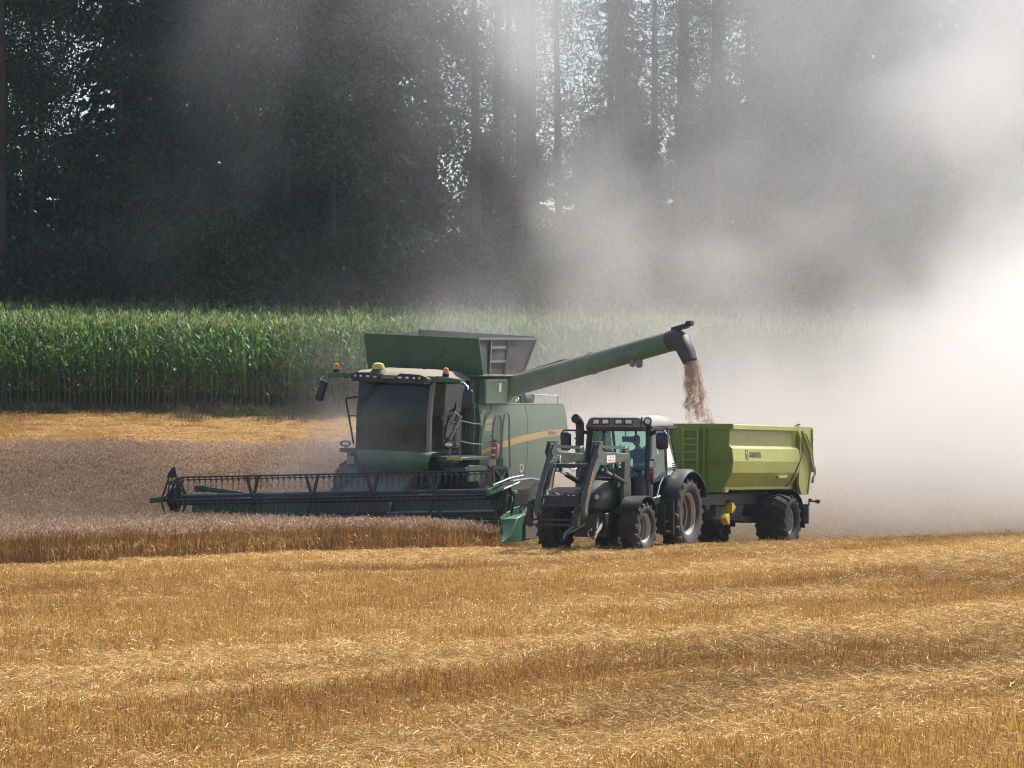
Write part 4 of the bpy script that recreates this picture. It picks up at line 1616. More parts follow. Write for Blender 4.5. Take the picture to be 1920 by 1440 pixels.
# ------------------------------------------------------------------ dump trailer
def make_trailer():
    T = empty('dump_trailer', (5.45, 96.09, -.14), (0, math.radians(-1.2), -math.pi / 2 - HEAD))
    tag(T, 'lime green dump trailer with one axle, hitched behind the tractor under the falling grain', 'trailer')
    prof = [(1.055, 2.84), (1.055, 2.44), (1.135, 2.37), (1.17, 2.06), (1.13, 1.78), (.93, 1.42)]
    for s in (1, -1):
        b = MB()
        rows = [[(x, s * y, z) for x in (2.93, 1.0, -.8, -1.95)] for y, z in prof]
        b.sheet(rows, .04, (0, s, 0))
        b.build('side_panel', M_LIME, T, smooth=12)
        b = MB()                                             # top rail
        b.prism([(s * 1.03, 2.83), (s * 1.20, 2.83), (s * 1.20, 2.945), (s * 1.03, 2.965)], 'x', -1.62, 2.99)
        b.build('top_rail', M_LIME, T, bevel=.01)
        b = MB()
        b.box((-1.9, min(s * .90, s * .97), 1.36), (2.55, max(s * .90, s * .97), 1.44))
        b.prism([(2.55, 1.44), (2.93, 1.44), (2.93, 1.30), (2.75, 1.30)], 'y', s * .88, s * .98)
        b.build('floor_rail', M_LIME, T, bevel=.008)
        b = MB()                                             # rear side plate and its stiffening ribs
        b.prism([(-1.93, 2.80), (-2.02, 2.95), (-2.92, 2.95), (-2.92, 2.20), (-2.60, 1.22), (-2.15, 1.22), (-1.93, 1.45)], 'y', s * 1.06, s * 1.13)
        b.prism([(-1.55, 2.98), (-1.78, 2.98), (-1.95, 2.70), (-1.90, 2.62)], 'y', s * 1.12, s * 1.19)
        b.bar((-1.95, s * 1.145, 2.62), (-1.95, s * 1.10, 1.5), .07, .06)
        b.bar((-2.86, s * 1.145, 2.9), (-2.88, s * 1.145, 2.2), .05, .05).bar((-2.88, s * 1.145, 2.2), (-2.56, s * 1.14, 1.24), .05, .05)
        b.build('rear_side_plate', M_LIME, T, bevel=.008)
        b = MB()                                             # tailgate ram and curved lifting arm
        b.mat(0).tube([(-2.05, s * 1.20, 2.74), (-2.50, s * 1.22, 2.28)], .048, 8).mat(1).tube([(-2.48, s * 1.22, 2.30), (-2.80, s * 1.22, 1.86)], .026, 6)
        b.mat(2).tube([(-2.02, s * 1.17, 2.80), (-2.25, s * 1.18, 2.76), (-2.55, s * 1.18, 2.50), (-2.78, s * 1.18, 2.12), (-2.86, s * 1.18, 1.80)], .045, 6)
        b.build('tailgate_ram', [M_LIME, M_CHR, M_LIMED], T)
        b = MB()
        b.tube([(-2.90, s * 1.18, 1.95), (-3.0, s * 1.18, 1.86), (-2.98, s * 1.18, 1.72), (-2.86, s * 1.18, 1.66)], .03, 6)
        b.tube([(-2.82, s * 1.19, 1.64), (-2.78, s * 1.19, 1.52)], .035, 6)
        b.tube([(-1.75, s * 1.17, 2.98), (-1.75, s * 1.17, 3.02)], .05, 8)
        b.build('latch', M_GRY, T)
        b = MB()
        b.tube([(-1.98, s * 1.16, 2.6), (-2.05, s * 1.18, 2.3), (-1.85, s * 1.2, 2.1), (-1.7, s * 1.17, 1.9), (-1.5, s * 1.08, 1.6), (-1.35, s * .99, 1.42)], .014, 5)
        b.build('hose', M_BLK, T)
        b = MB()
        b.prism([(-.35, 1.70), (-1.05, 1.72), (-1.0, 1.66), (-.40, 1.64)], 'y', s * 1.05, s * 1.15)
        b.build('side_step', M_LIME, T)
    b = MB()                                                 # tailgate
    b.hexa([(-2.92, -1.05, 2.2), (-2.86, -1.05, 2.2), (-2.86, 1.05, 2.2), (-2.92, 1.05, 2.2), (-2.92, -1.05, 2.95), (-2.86, -1.05, 2.95), (-2.86, 1.05, 2.95), (-2.92, 1.05, 2.95)])
    b.hexa([(-2.60, -1.05, 1.22), (-2.54, -1.05, 1.22), (-2.54, 1.05, 1.22), (-2.60, 1.05, 1.22), (-2.92, -1.05, 2.2), (-2.86, -1.05, 2.2), (-2.86, 1.05, 2.2), (-2.92, 1.05, 2.2)])
    b.build('tailgate', M_LIME, T)
    # front wall
    full = [(y, z) for y, z in [(1.10, 2.84)] + [(y + .03, z) for y, z in prof[1:]]]
    out = [(y, z) for y, z in full] + [(-y, z) for y, z in full[::-1]]
    b = MB()
    b.prism(out, 'x', 2.93, 2.975)
    b.prism([(-.96, 1.30), (.96, 1.30), (.96, 1.46), (-.96, 1.46)], 'x', 2.94, 3.0)
    b.prism([(-1.20, 2.84), (1.20, 2.84), (1.20, 2.965), (-1.20, 2.965)], 'x', 2.95, 3.02)
    b.build('front_wall', M_LIMED, T)
    b = MB()
    for y in (.46, -.46):
        b.box((2.975, y - .035, 1.42), (3.05, y + .035, 2.84))
    b.box((2.975, -1.1, 2.02), (3.03, 1.1, 2.07))
    b.build('front_rib', M_LIMED, T, bevel=.006)
    b = MB()
    for y in (-.06, .32):
        b.bar((3.10, y, 1.75), (3.10, y, 2.86), .035, .035, up=(1, 0, 0))
    for z in (1.86, 2.09, 2.28, 2.46, 2.60, 2.82):
        b.bar((3.10, -.06, z), (3.10, .32, z), .03, .03)
    for y in (-.06, .32):
        for z in (1.8, 2.7):
            b.bar((2.97, y, z), (3.10, y, z), .03, .03)
    b.build('ladder', M_LIME, T)
    MB().box((-2.5, -.92, 1.36), (2.93, .92, 1.42)).build('floor', M_LIMED, T)
    # lettering and sign on the lit facet
    rt, up = Vector((-1, 0, 0)), Vector((0, -.035, .31)).normalized()
    yl = lambda z: 1.135 + (2.37 - z) / .31 * .035 + .004
    text_obj('lettering', 'GRABMEIER', .205, M_BLK, T, side_frame((1.78, yl(2.15), 2.15), rt, up), .004, sx=.80)
    b = MB()
    M = side_frame((1.93, yl(2.22), 2.215), rt, up)
    b.prism(rrect(.17, .25, .02), 'z', -.001, .002)
    sg = b.build('sign', M_CHAS, T, smooth=0)
    sg.data.transform(M)
    b = MB()
    b.prism([(-.05, .02), (.05, .02), (.05, .09), (-.05, .09)], 'z', .0025, .0045).prism([(-.05, -.09), (-.01, -.09), (.04, -.01), (0, -.01)], 'z', .0025, .0045).prism([(.0, -.09), (.05, -.09), (.05, -.05)], 'z', .0025, .0045)
    e = b.build('emblem', M_LIME, sg, smooth=0)
    e.data.transform(M)
    # chassis
    b = MB()
    for s in (1, -1):
        b.prism([(-2.3, 1.26), (2.9, 1.26), (3.3, 1.02), (2.9, .98), (-2.3, .98)], 'y', s * .42 - .06, s * .42 + .06)
        b.bar((2.9, s * .42, 1.0), (2.2, s * .42, .72), .1, .16)
        b.bar((2.4, s * .40, .70), (-.3, s * .40, .62), .12, .12)
        b.prism([(.2, .98), (1.6, .98), (1.4, .66), (.5, .60)], 'y', s * .36, s * .46)
        for x in (-.2, .1, 1.8, 2.1):
            b.cyl((x, s * .42, .62), (x, s * .42, .52), .05, n=8)
    for x in (-2.2, -.95, .6, 2.2):
        b.bar((x, -.42, 1.1), (x, .42, 1.1), .12, .16)
    b.box((.5, -.36, .66), (1.9, .36, .98))
    b.bar((-.95, -.75, .58), (-.95, .75, .58), .14, .14)
    b.box((-1.35, -.55, .6), (-.55, -.35, 1.0)).box((-1.35, .35, .6), (-.55, .55, 1.0))
    b.build('chassis', M_CHAS, T, bevel=.01)
    b = MB()
    b.bar((3.2, .3, 1.0), (4.55, .02, .62), .1, .14).bar((3.2, -.3, 1.0), (4.55, -.02, .62), .1, .14)
    b.lathe([(.07 + .025 * math.cos(t), .025 * math.sin(t)) for t in np.linspace(0, 6.283, 8)[:-1]], (4.68, 0, .62), 'z', 16, closed=True)
    b.bar((3.9, .18, .8), (3.9, .18, .2), .07, .07)
    b.build('drawbar', M_CHAS, T)
    b = MB()
    b.mat(0).cyl((1.4, .52, 1.1), (1.4, .52, .70), .12, n=12).mat(0).box((1.9, .46, .72), (2.6, .62, .95))
    b.build('air_tank', M_CHAS, T)
    make_wheel(T, 'wheel', (-.95, .93, .575), .635, .80, .335, M_RIMS, .2, 16, 1, spin=.1, lug_h=.03)
    make_wheel(T, 'wheel', (-.95, -.93, .575), .635, .80, .335, M_RIMS, .2, 16, -1, spin=.3, lug_h=.03)
    for s in (1, -1):
        b = MB()
        rows = []
        for i in range(7):
            a = math.radians(95 + 85 * i / 6)
            rows.append([(-.95 + .78 * math.cos(a) * (1.12 if i > 2 else 1.0), s * y, .60 + .76 * math.sin(a)) for y in (.55, 1.33)])
        rows.append([(-.95 - .90, s * y, .40) for y in (.55, 1.33)])
        b.sheet(rows, .02, (-1, 0, 1))
        b.build('mudguard', M_PLA, T)
    b = MB()
    b.box((-2.48, -1.22, .48), (-2.36, 1.22, .98)).bar((-2.4, .9, .9), (-2.4, .9, 1.3), .08, .08).bar((-2.4, -.9, .9), (-2.4, -.9, 1.3), .08, .08)
    bp = b.build('rear_bumper', M_CHAS, T, bevel=.01)
    for s in (1, -1):
        b = MB()
        b.mat(0).box((-2.53, min(s * .8, s * 1.15), .60), (-2.48, max(s * .8, s * 1.15), .80)).mat(1).box((-2.36, min(s * 1.0, s * 1.2), .64), (-2.34, max(s * 1.0, s * 1.2), .76))
        b.build('tail_lamp', [M_REDL, M_PLA], bp)
        b = MB()
        b.tube([(-2.42, s * 1.22, .96), (-2.42, s * 1.24, 1.06), (-2.46, s * 1.44, 1.05)], .025, 6)
        b.cyl((-2.44, s * 1.25, 1.05), (-2.44, s * 1.25, 1.12), .045).cyl((-2.46, s * 1.40, 1.05), (-2.46, s * 1.50, 1.05), .05)
        b.build('marker_lamp', M_PLA, bp)
    for (x, z, a) in ((2.08, .94, .5), (2.42, .66, -.6)):
        b = MB()
        b.prism([(-.14, -.10), (.14, -.10), (.14, -.03), (.05, .12), (-.02, .12), (-.14, -.05)], 'y', -.08, .08)
        b.build('wheel_chock', M_YP, T, bevel=.01, loc=(x, .80, z), rot=(0, a, 0))
    return T


make_trailer()


# ------------------------------------------------------------------ combine harvester
def make_combine():
    ROLL = math.radians(-2.2)
    K = empty('combine_harvester', (-2.38, 97.2, 0), (ROLL, 0, -math.pi / 2 - HEAD))
    tag(K, 'large green combine harvester with yellow stripe unloading grain through its raised auger', 'combine harvester')

    # body core
    b = MB()
    b.box((-5.3, -1.42, 1.15), (.15, 1.42, 3.30)).box((-2.0, -1.0, .8), (.9, 1.0, 1.6))
    b.bar((0, -1.4, .95), (0, 1.4, .95), .35, .4).bar((-4.1, -1.2, .75), (-4.1, 1.2, .75), .25, .25)
    b.box((-6.2, -.8, 1.2), (-5.2, .8, 2.6))
    b.build('chassis_body', M_DIRT, K, bevel=.03)
    b = MB()
    b.box((.152, -1.5, 1.95), (.20, -1.16, 3.42)).box((.152, .98, 1.95), (.20, 1.54, 3.42))
    b.build('front_bulkhead', M_JG, K, bevel=.01)
    for s in (1, -1):
        yb = 1.53

        def Y(x, z):
            return s * (yb + .10 * math.sin(math.pi * min(max((z - 1.3) / 2.1, 0), 1)) - .02 * max(0, -x - 4.5))
        for xa, xb, name in ((-.10, -2.98, 'side_panel'), (-3.02, -5.60, 'side_panel')):
            rows = []
            for i in range(8):
                f = i / 7
                row = []
                for k in range(7):
                    x = xa + (xb - xa) * k / 6
                    zl = np.interp(x, [-5.7, -4.9, -4.3, -2.4, -.1], [1.85, 1.52, 1.46, 1.48, 1.88])
                    xx = x - (.16 * (1 - f) if x < -5.4 else 0)
                    z = zl + (3.37 - zl) * f
                    row.append((xx, Y(x, z) if i < 7 else Y(x, z) - s * .03, z))
                rows.append(row)
            b = MB()
            b.sheet(rows, .05, (0, s, 0))
            p = b.build(name, M_JGP, K, smooth=40)
        # stripes, lying on the panels
        SP = [(-.13, 2.20), (-.6, 2.27), (-1.21, 2.35), (-1.71, 2.41), (-2.55, 2.50), (-3.58, 2.58), (-4.62, 2.64), (-5.40, 2.65)]
        b = MB()
        for mi, off, w0, w1 in ((0, 0, .035, .075), (1, -.085, .006, .012)):
            b.mat(mi)
            rows = []
            for i, (x, z) in enumerate(SP):
                w = w0 + (w1 - w0) * min(1, i / 3)
                zz = z + off * (0.6 + .4 * min(1, i / 3))
                rows.append([(x, Y(x, zz - w) + s * .008, zz - w), (x, Y(x, zz + w) + s * .008, zz + w)])
            b.sheet(rows, .004, (0, s, 0))
        b.build('stripe', [M_YEL, M_ORA], K, smooth=60)
        if s > 0:
            text_obj('lettering', 'T560', .17, M_CREAM, K, side_frame((-.40, Y(-.4, 2.48) + .012, 2.47), (-1, 0, 0), (0, 0, 1)), .004, sx=.85)
            text_obj('lettering', 'HillMaster', .15, M_GRAYTXT, K, side_frame((-4.30, Y(-4.8, 2.6) + .014, 2.58), (-1, 0, .02), (0, 0, 1)), .004, sx=.9)
            b = MB()                                           # oval sticker ring
            b.lathe([(.085, 0), (.085, .006), (.125, .006), (.125, 0)], (-2.72, Y(-2.72, 1.75) + .004, 1.75), 'y', 24, closed=True)
            b.build('round_sticker', M_WHT, K, smooth=0)
            b = MB()
            for x, z, w, h in ((-.35, 3.20, .30, .12), (-.55, 2.98, .5, .10), (-.62, 2.80, .55, .14), (-.7, 2.66, .3, .05)):
                b.box((x - w / 2, Y(x, z) - .01, z - h / 2), (x + w / 2, Y(x, z) + .006, z + h / 2))
            b.build('warning_sticker', plain('faded_orange_sticker', (.50, .36, .18), .6), K, smooth=0)
    b = MB()                                                   # upper deck and rail
    b.box((-5.45, -1.45, 3.30), (-.12, 1.45, 3.372)).prism([(-5.45, 3.37), (-.15, 3.37), (-.15, 3.42), (-5.45, 3.40)], 'y', 1.42, 1.50)
    b.build('upper_deck', M_JGD, K, bevel=.015)
    b = MB()
    b.box((-5.2, -1.1, 3.37), (-3.3, .8, 3.62)).cyl((-3.9, .9, 3.5), (-4.5, .9, 3.5), .14).box((-3.2, .2, 3.37), (-2.8, 1.1, 3.55))
    b.bar((-3.55, 1.3, 3.38), (-3.25, 1.3, 3.78), .04, .10, up=(0, 1, 0))
    b.build('engine_cover', M_BLD, K, bevel=.02)
    b = MB()
    b.tube([(-5.5, 1.35, 3.38), (-5.5, 1.35, 3.60), (-4.0, 1.35, 3.62), (-3.9, 1.35, 3.38)], .02, 6)
    b.tube([(-3.1, 1.3, 3.4), (-2.9, 1.3, 3.60), (-2.4, 1.3, 3.62), (-2.35, 1.3, 3.4)], .02, 6)
    b.tube([(-3.4, .9, 3.6), (-3.0, 1.0, 3.68), (-2.7, 1.0, 3.6), (-2.5, 1.1, 3.7), (-2.4, 1.1, 3.5)], .03, 6)
    b.tube([(-3.7, 1.0, 3.42), (-3.5, 1.1, 3.52), (-3.3, 1.1, 3.44)], .025, 6)
    b.build('deck_rail', M_CHR, K)
    b = MB()
    b.tube([(-5.2, .5, 3.4), (-5.2, .5, 3.85), (-5.15, .48, 3.95), (-5.02, .48, 3.98)], .03, 6)
    b.build('beacon_post', M_AMB, K)

    # grain tank
    b = MB()
    b.box((-2.6, -1.45, 3.372), (.25, 1.45, 4.10))
    b.build('grain_tank', M_JG, K, bevel=.03)
    b = MB()
    b.box((-1.55, 1.44, 3.40), (-.18, 1.66, 4.04))
    b.build('turret_box', M_JGP, K, bevel=.03)
    b = MB()
    b.prism([(-2.7, 4.09), (.28, 4.09), (.28, 4.17), (-2.7, 4.15)], 'y', 1.25, 1.68)
    b.build('tank_ledge', M_CROOF, K, bevel=.03)  # dusty roof paint, its paleness also standing in for sun on the ledge
    b = MB()
    b.mat(0).box((-1.12, 1.663, 3.72), (-.98, 1.668, 3.94)).mat(1).box((.255, 1.15, 3.62), (.262, 1.30, 3.86))
    b.build('sticker', [M_WHT, M_YEL], K, smooth=0)
    b = MB()
    b.plate([(.28, -1.40, 4.14), (.28, 1.78, 4.14), (.36, 1.66, 5.06), (.36, -1.55, 5.08)], .05)
    b.build('front_tank_flap', M_JG, K, bevel=.008)
    b = MB()
    b.plate([(-2.55, 1.60, 4.14), (-3.1, 1.72, 5.10), (.34, 1.62, 5.06), (.28, 1.66, 4.14)], .03)
    sf = b.build('side_tank_flap', M_TARP, K)
    b = MB()
    for p, q in (((-2.55, 1.62, 4.16), (-3.1, 1.74, 5.10)), ((-3.1, 1.74, 5.09), (.34, 1.64, 5.05)), ((-1.3, 1.65, 4.16), (-1.4, 1.70, 5.0)), ((-.35, 1.66, 4.16), (-.40, 1.66, 5.0)), ((-1.3, 1.66, 4.85), (-.4, 1.66, 4.83)), ((-1.3, 1.66, 4.5), (-.4, 1.66, 4.48))):
        b.bar(p, q, .04, .06)
    b.build('flap_frame', M_GRY, sf)
    b = MB()
    b.plate([(-2.55, 1.55, 4.14), (-2.55, -1.45, 4.14), (-3.05, -1.62, 5.2), (-3.05, 1.72, 5.12)], .05)
    b.build('rear_tank_flap', M_DIRT, K)
    b = MB()
    b.plate([(.28, -1.42, 4.14), (.34, -1.56, 5.06), (-3.05, -1.62, 5.14), (-2.55, -1.45, 4.14)], .05)
    b.build('side_tank_flap', M_TARP, K)

    # unloading auger
    A, B_ = Vector((-2.1, 1.0, 3.70)), Vector((-.92, 6.45, 5.20))
    d = (B_ - A).normalized()
    b = MB()
    b.tube([A - d * .1, A + d * .05, B_], [.30, .27, .255], 20)
    for f in (.12, .55):
        p = A.lerp(B_, f)
        b.tube([p - d * .03, p + d * .03], .285, 20)
    b.tube([A + d * .6 + Vector((0, 0, .26)), A + d * 2.2 + Vector((0, 0, .30)), A + d * 2.5 + Vector((0, 0, .25))], .025, 6)
    au = b.build('unloading_auger', M_JGD, K, smooth=50)
    b = MB()
    b.tube([A + d * -.35 + Vector((0, 0, -.55)), A + Vector((0, 0, -.2)), A + d * .4], [.40, .38, .30], 14)
    b.build('auger_elbow', M_DIRT, au)
    b = MB()                                                   # rubber spout bent downwards
    e = B_ - d * .02
    hz = Vector((d.x, d.y, 0)).normalized()
    across = Vector((-hz.y, hz.x, 0))
    rings = []
    for c, tilt, ru, rw in ((e - d * .16, -15, .275, .275), (e + d * .06, -8, .295, .29), (e + hz * .22 + Vector((0, 0, -.06)), 28, .275, .25), (e + hz * .40 + Vector((0, 0, -.36)), 52, .215, .24), (e + hz * .47 + Vector((0, 0, -.52)), 58, .175, .22)):
        t = math.radians(tilt)
        u = hz * math.sin(t) + Vector((0, 0, 1)) * math.cos(t)
        rings.append([c + u * (ru * math.cos(q)) * (1 if abs(math.cos(q)) < .9 else .94) + across * (rw * math.sin(q)) for q in np.linspace(0, 2 * math.pi, 17)[:-1]])
    b.loft(rings)
    b.build('spout', M_CHAS, au, smooth=50)
    b = MB()
    q = B_ + d * .12 + Vector((0, 0, .27))
    b.bar(q - d * .2, q + d * .22, .22, .10).cyl(q + d * .2 + Vector((0, 0, .06)), q + d * .38 + Vector((0, 0, .02)), .07)
    b.build('spout_bracket', M_BLD, au)
    p = A.lerp(B_, .80) + Vector((0, 0, -.31))
    b = MB()
    b.cyl(p + Vector((.10, -.09, .06)), p + Vector((.16, -.09, -.08)), .07).cyl(p + Vector((.05, .06, .06)), p + Vector((.16, .10, -.06)), .095)
    b.build('auger_lamp', M_GRY, au)

    # cab
    cab = empty('cab', (0, .18, 0), (0, 0, 0), K)
    b = MB()
    for s in (1, -1):
        b.mat(1 if s > 0 else 0).tube([(2.02, s * .98, 2.2), (2.04, s * .98, 3.1), (1.92, s * .99, 4.0)], .075 if s > 0 else .045, 6).mat(0)  # left front post paler and thicker: a reflection band put into its colour
        b.tube([(1.55, s * 1.13, 2.2), (1.58, s * 1.13, 3.1), (1.50, s * 1.13, 4.0)], .035, 6)
        b.tube([(.22, s * 1.15, 2.15), (.22, s * 1.15, 4.0)], .06, 6)
        b.bar((2.02, s * .98, 2.24), (.22, s * 1.15, 2.2), .05, .10)
    b.bar((2.0, -1, 3.94), (2.0, 1, 3.94), .1, .12).bar((2.04, -1, 2.24), (2.04, 1, 2.24), .08, .10)
    b.box((.12, -1.15, 2.1), (.20, 1.15, 4.0))
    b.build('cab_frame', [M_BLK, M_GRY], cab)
    n = 9
    rows = []
    for i in range(5):
        f = i / 4
        row = []
        for k in range(n):
            y = -.96 + 1.92 * k / (n - 1)
            x = 2.06 + .10 * (1 - (y / .98) ** 2) - .12 * max(0, f - .35) + .03 * math.sin(f * 3)
            row.append((x, y, 2.28 + 1.64 * f))
        rows.append(row)
    MB().sheet(rows, .006, (1, 0, 0)).build('windshield', M_CGL, cab, smooth=80)
    for s in (1, -1):
        pts = [(2.0, s * 1.0, 2.3), (1.58, s * 1.14, 2.3), (1.53, s * 1.14, 3.9), (1.92, s * 1.0, 3.9)]
        MB().plate(pts if s < 0 else pts, .006).build('corner_pane', M_CGL, cab, smooth=0)
        pts = [(1.54, s * 1.15, 2.3), (.28, s * 1.17, 2.3), (.28, s * 1.17, 3.9), (1.48, s * 1.15, 3.9)]
        MB().plate(pts, .006).build('door_pane', M_CGL, cab, smooth=0)
        b = MB()
        b.bar((1.10, s * 1.18, 2.95), (.95, s * 1.18, 2.95), .03, .03).bar((1.2, s * 1.18, 2.5), (.6, s * 1.19, 3.1), .03, .02)
        b.build('door_handle', M_GRY, cab)
    b = MB()                                                   # seat, steering column, armrest console
    b.box((.35, -.3, 2.2), (.95, .3, 2.72)).hexa([(.30, -.28, 2.7), (.46, -.28, 2.7), (.46, .28, 2.7), (.30, .28, 2.7), (.20, -.24, 3.5), (.32, -.24, 3.5), (.32, .24, 3.5), (.20, .24, 3.5)])
    b.box((.4, -.62, 2.2), (1.1, -.38, 2.9)).bar((1.75, 0, 2.2), (1.55, 0, 3.0), .12, .16)
    b.box((1.2, -.78, 2.9), (1.3, -.45, 3.25))
    b.build('cab_seat', M_SEAT, cab, bevel=.03)
    b = MB()
    b.lathe([(.20 + .018 * math.cos(t), .018 * math.sin(t)) for t in np.linspace(0, 6.283, 7)[:-1]], (0, 0, 0), 'z', 20, closed=True)
    b.bar((-.19, 0, 0), (.19, 0, 0), .03, .02).bar((0, -.19, 0), (0, .19, 0), .03, .02)
    b.build('steering_wheel', M_BLK, cab, loc=(1.50, 0, 3.05), rot=(0, math.radians(-30), 0))
    MB().box((.205, -1.1, 2.2), (.215, 1.1, 3.9)).build('rear_wall', M_BEIGE, cab)
    MB().box((.2, -1.05, 2.12), (2.0, 1.05, 2.2)).build('cab_floor', M_SEAT, cab)
    b = MB()
    b.tube([(2.17, -.50, 3.92), (2.16, -.70, 3.62), (2.12, -.92, 3.42)], .014, 5)
    b.tube([(2.17, -.44, 3.92), (2.165, -.62, 3.60), (2.12, -.86, 3.36)], .012, 5)
    b.build('wiper', M_BLK, cab)
    # roof with its overhang
    b = MB()
    secs = []
    for x, w, z0, z1 in ((2.44, 1.02, 3.99, 4.08), (2.36, 1.12, 3.96, 4.13), (1.9, 1.24, 3.97, 4.20), (1.0, 1.26, 3.98, 4.25), (.2, 1.24, 3.98, 4.22), (.02, 1.1, 4.0, 4.14)):
        secs.append([(x, y, z) for y, z in ((w, z0), (w, z0 + .06), (w - .22, z1 - .03), (w * .5, z1), (-w * .5, z1), (-w + .22, z1 - .03), (-w, z0 + .06), (-w, z0))])
    b.loft(secs)
    roof = b.build('cab_roof', M_CROOF, cab, smooth=50)
    b = MB()
    for s in (1, -1):
        b.prism([(s * .14, 3.94), (s * 1.02, 3.96), (s * 1.06, 4.06), (s * .86, 4.12), (s * .34, 4.135), (s * .20, 4.02)], 'x', 2.40, 2.47)
    b.box((2.1, -1.0, 3.90), (2.44, 1.0, 3.955))
    b.build('lamp_panel', M_BLK, roof)
    for s in (1, -1):
        for y, w in ((.34, .17), (.54, .15), (.73, .11), (.88, .10)):
            lamp(roof, 'roof_lamp', (2.485, s * y, 4.035), (w, .085), (1, 0, 0), .04, round_=True)
    b = MB()
    for s in (1, -1):
        ye = 1.86 if s > 0 else 1.76
        b.loft([[(x0 + dx, s * y, z + dz) for dx, dz in ((-.14, -.06), (.14, -.06), (.14, .05), (-.14, .05))] for x0, y, z in ((2.15, 1.0, 4.04), (2.15, 1.28, 4.04), (2.1, 1.55, 4.02), (2.08, ye, 3.99))])
        b.box((2.0, s * 1.26 - .02, 3.96), (2.31, s * 1.26 + .02, 4.10))
    b.build('mirror_arm', M_JG, roof, smooth=40)
    for s in (1, -1):
        y = -1.66 if s < 0 else 1.36
        b = MB()
        b.mat(0).lathe([(.075, 0), (.085, .02), (.085, .09), (.07, .10)], (1.98, y, 4.08), 'z', 14).mat(1).lathe([(.078, .085), (.078, .16), (.065, .215), (.03, .24), (.001, .245)], (1.98, y, 4.08), 'z', 14)
        b.build('beacon', [M_BLK, M_AMB], roof)
    b = MB()
    b.mat(0).lathe([(.20, 0), (.22, .05), (.17, .14), (.14, .18)], (2.34, -.32, 4.04), 'z', 16).mat(1).lathe([(.14, .17), (.155, .19), (.155, .25), (.13, .31), (.06, .335), (.001, .34)], (2.34, -.32, 4.04), 'z', 16)
    b.build('receiver_dome', [M_JG, plain('yellow_dome', (.62, .46, .08), .5)], roof)
    b = MB()
    b.tube([(1.2, .40, 4.24), (1.15, .42, 4.27), (1.0, .92, 4.72)], .010, 5).cyl((1.2, .4, 4.22), (1.2, .4, 4.27), .03)
    b.build('antenna', M_BLK, roof)
    b = MB()
    b.tube([(2.08, -1.94, 3.97), (2.12, -2.0, 3.92), (2.12, -1.95, 3.86)], .035, 6)
    b.tube([(2.08, 1.66, 3.99), (2.10, 1.92, 3.96), (2.12, 2.04, 3.86), (2.12, 2.05, 3.78)], .022, 6)
    b.build('mirror_bracket', M_CHR, cab)
    mirror(cab, (2.14, -1.98, 3.62), .20, .52, 0, math.radians(-17))
    mirror(cab, (2.14, 2.05, 3.56), .26, .48)

    # apron below the windshield, platform, rails
    b = MB()
    rows = []
    for x, z, w in ((1.95, 2.22, 1.03), (2.28, 2.20, 1.03), (2.36, 2.08, 1.0), (2.30, 1.90, .92), (2.08, 1.76, .84), (1.7, 1.70, .8)):
        rows.append([(x - .10 * (abs(q) ** 3), .30 + w * q, z) for q in (-1, -.7, -.35, 0, .35, .7, 1)])
    b.sheet(rows, .05, (1, 0, .3))
    b.build('front_apron', M_JGD, K, smooth=60)
    b = MB()
    b.box((.1, 1.30, 2.04), (1.9, 1.98, 2.12)).box((1.6, 1.35, 1.98), (1.92, 1.78, 2.05)).box((.2, 1.35, 1.74), (1.5, 1.95, 1.86))
    b.bar((1.1, 1.5, 2.05), (1.1, 1.5, 1.6), .06, .06).box((.55, 1.9, 1.5), (1.35, 1.96, 1.9))
    b.build('platform', M_JG, K, bevel=.01)
    b = MB()
    b.box((1.90, 1.62, 2.045), (1.93, 2.02, 2.125)).box((.95, 1.965, 1.62), (1.05, 1.975, 1.74))
    b.build('warning_board', plain('faded_orange_board', (.55, .34, .10), .5), K)
    b = MB()
    b.tube([(1.85, 1.40, 3.05), (1.85, 1.55, 3.16), (1.85, 1.76, 3.22), (1.85, 1.90, 3.14), (1.85, 1.94, 3.0), (1.85, 1.94, 2.1)], .018, 6)
    for z in (2.84, 2.50):
        b.bar((1.85, 1.58, z), (1.85, 1.94, z), .016, .016)
    for z in (3.02, 2.52):
        b.tube([(1.84, 1.94, z), (1.4, 2.0, z - .06), (.7, 2.0, z - .10)], .016, 6)
    b.build('hand_rail', M_GRY, K)
    GR = [(-.13, 1.86, 3.42), (-.09, 1.86, 3.25), (.20, 1.86, 3.02), (.50, 1.86, 2.70), (.58, 1.86, 2.38), (.62, 1.86, 2.08)]
    b = MB()
    b.tube(GR, .024, 6)
    b.tube([(-.09, 1.86, 3.25), (.1, 1.86, 3.24), (.25, 1.86, 3.1), (.45, 1.86, 2.5)], .022, 6)
    for pts in ([(-.31, 2.17), (-.15, 2.64), (-.21, 2.98), (-.32, 3.12), (-.44, 3.15), (-.57, 3.10), (-.64, 2.98), (-.67, 2.55), (-.70, 2.0), (-.77, 1.55)],
                [(-.77, 1.6), (-.74, 2.4), (-.77, 2.94), (-.86, 3.14), (-.97, 3.19), (-1.08, 3.16), (-1.16, 3.04), (-1.20, 2.55), (-1.30, 1.78)]):
        b.tube([(x, 1.90, z) for x, z in pts], .026, 6)
    b.build('ladder_rail', M_JG, K)
    b = MB()
    b.box((-.86, 1.78, 1.0), (-.70, 1.98, 2.05)).box((-.8, 1.7, 1.52), (.2, 1.95, 1.60))
    for z in (.55, .85, 1.15):
        b.box((-1.25, 1.75, z), (-.78, 2.0, z + .04))
    b.bar((-.78, 1.98, .5), (-.78, 1.98, 1.6), .04, .06).bar((-1.25, 1.98, .5), (-1.25, 1.98, 1.6), .04, .06)
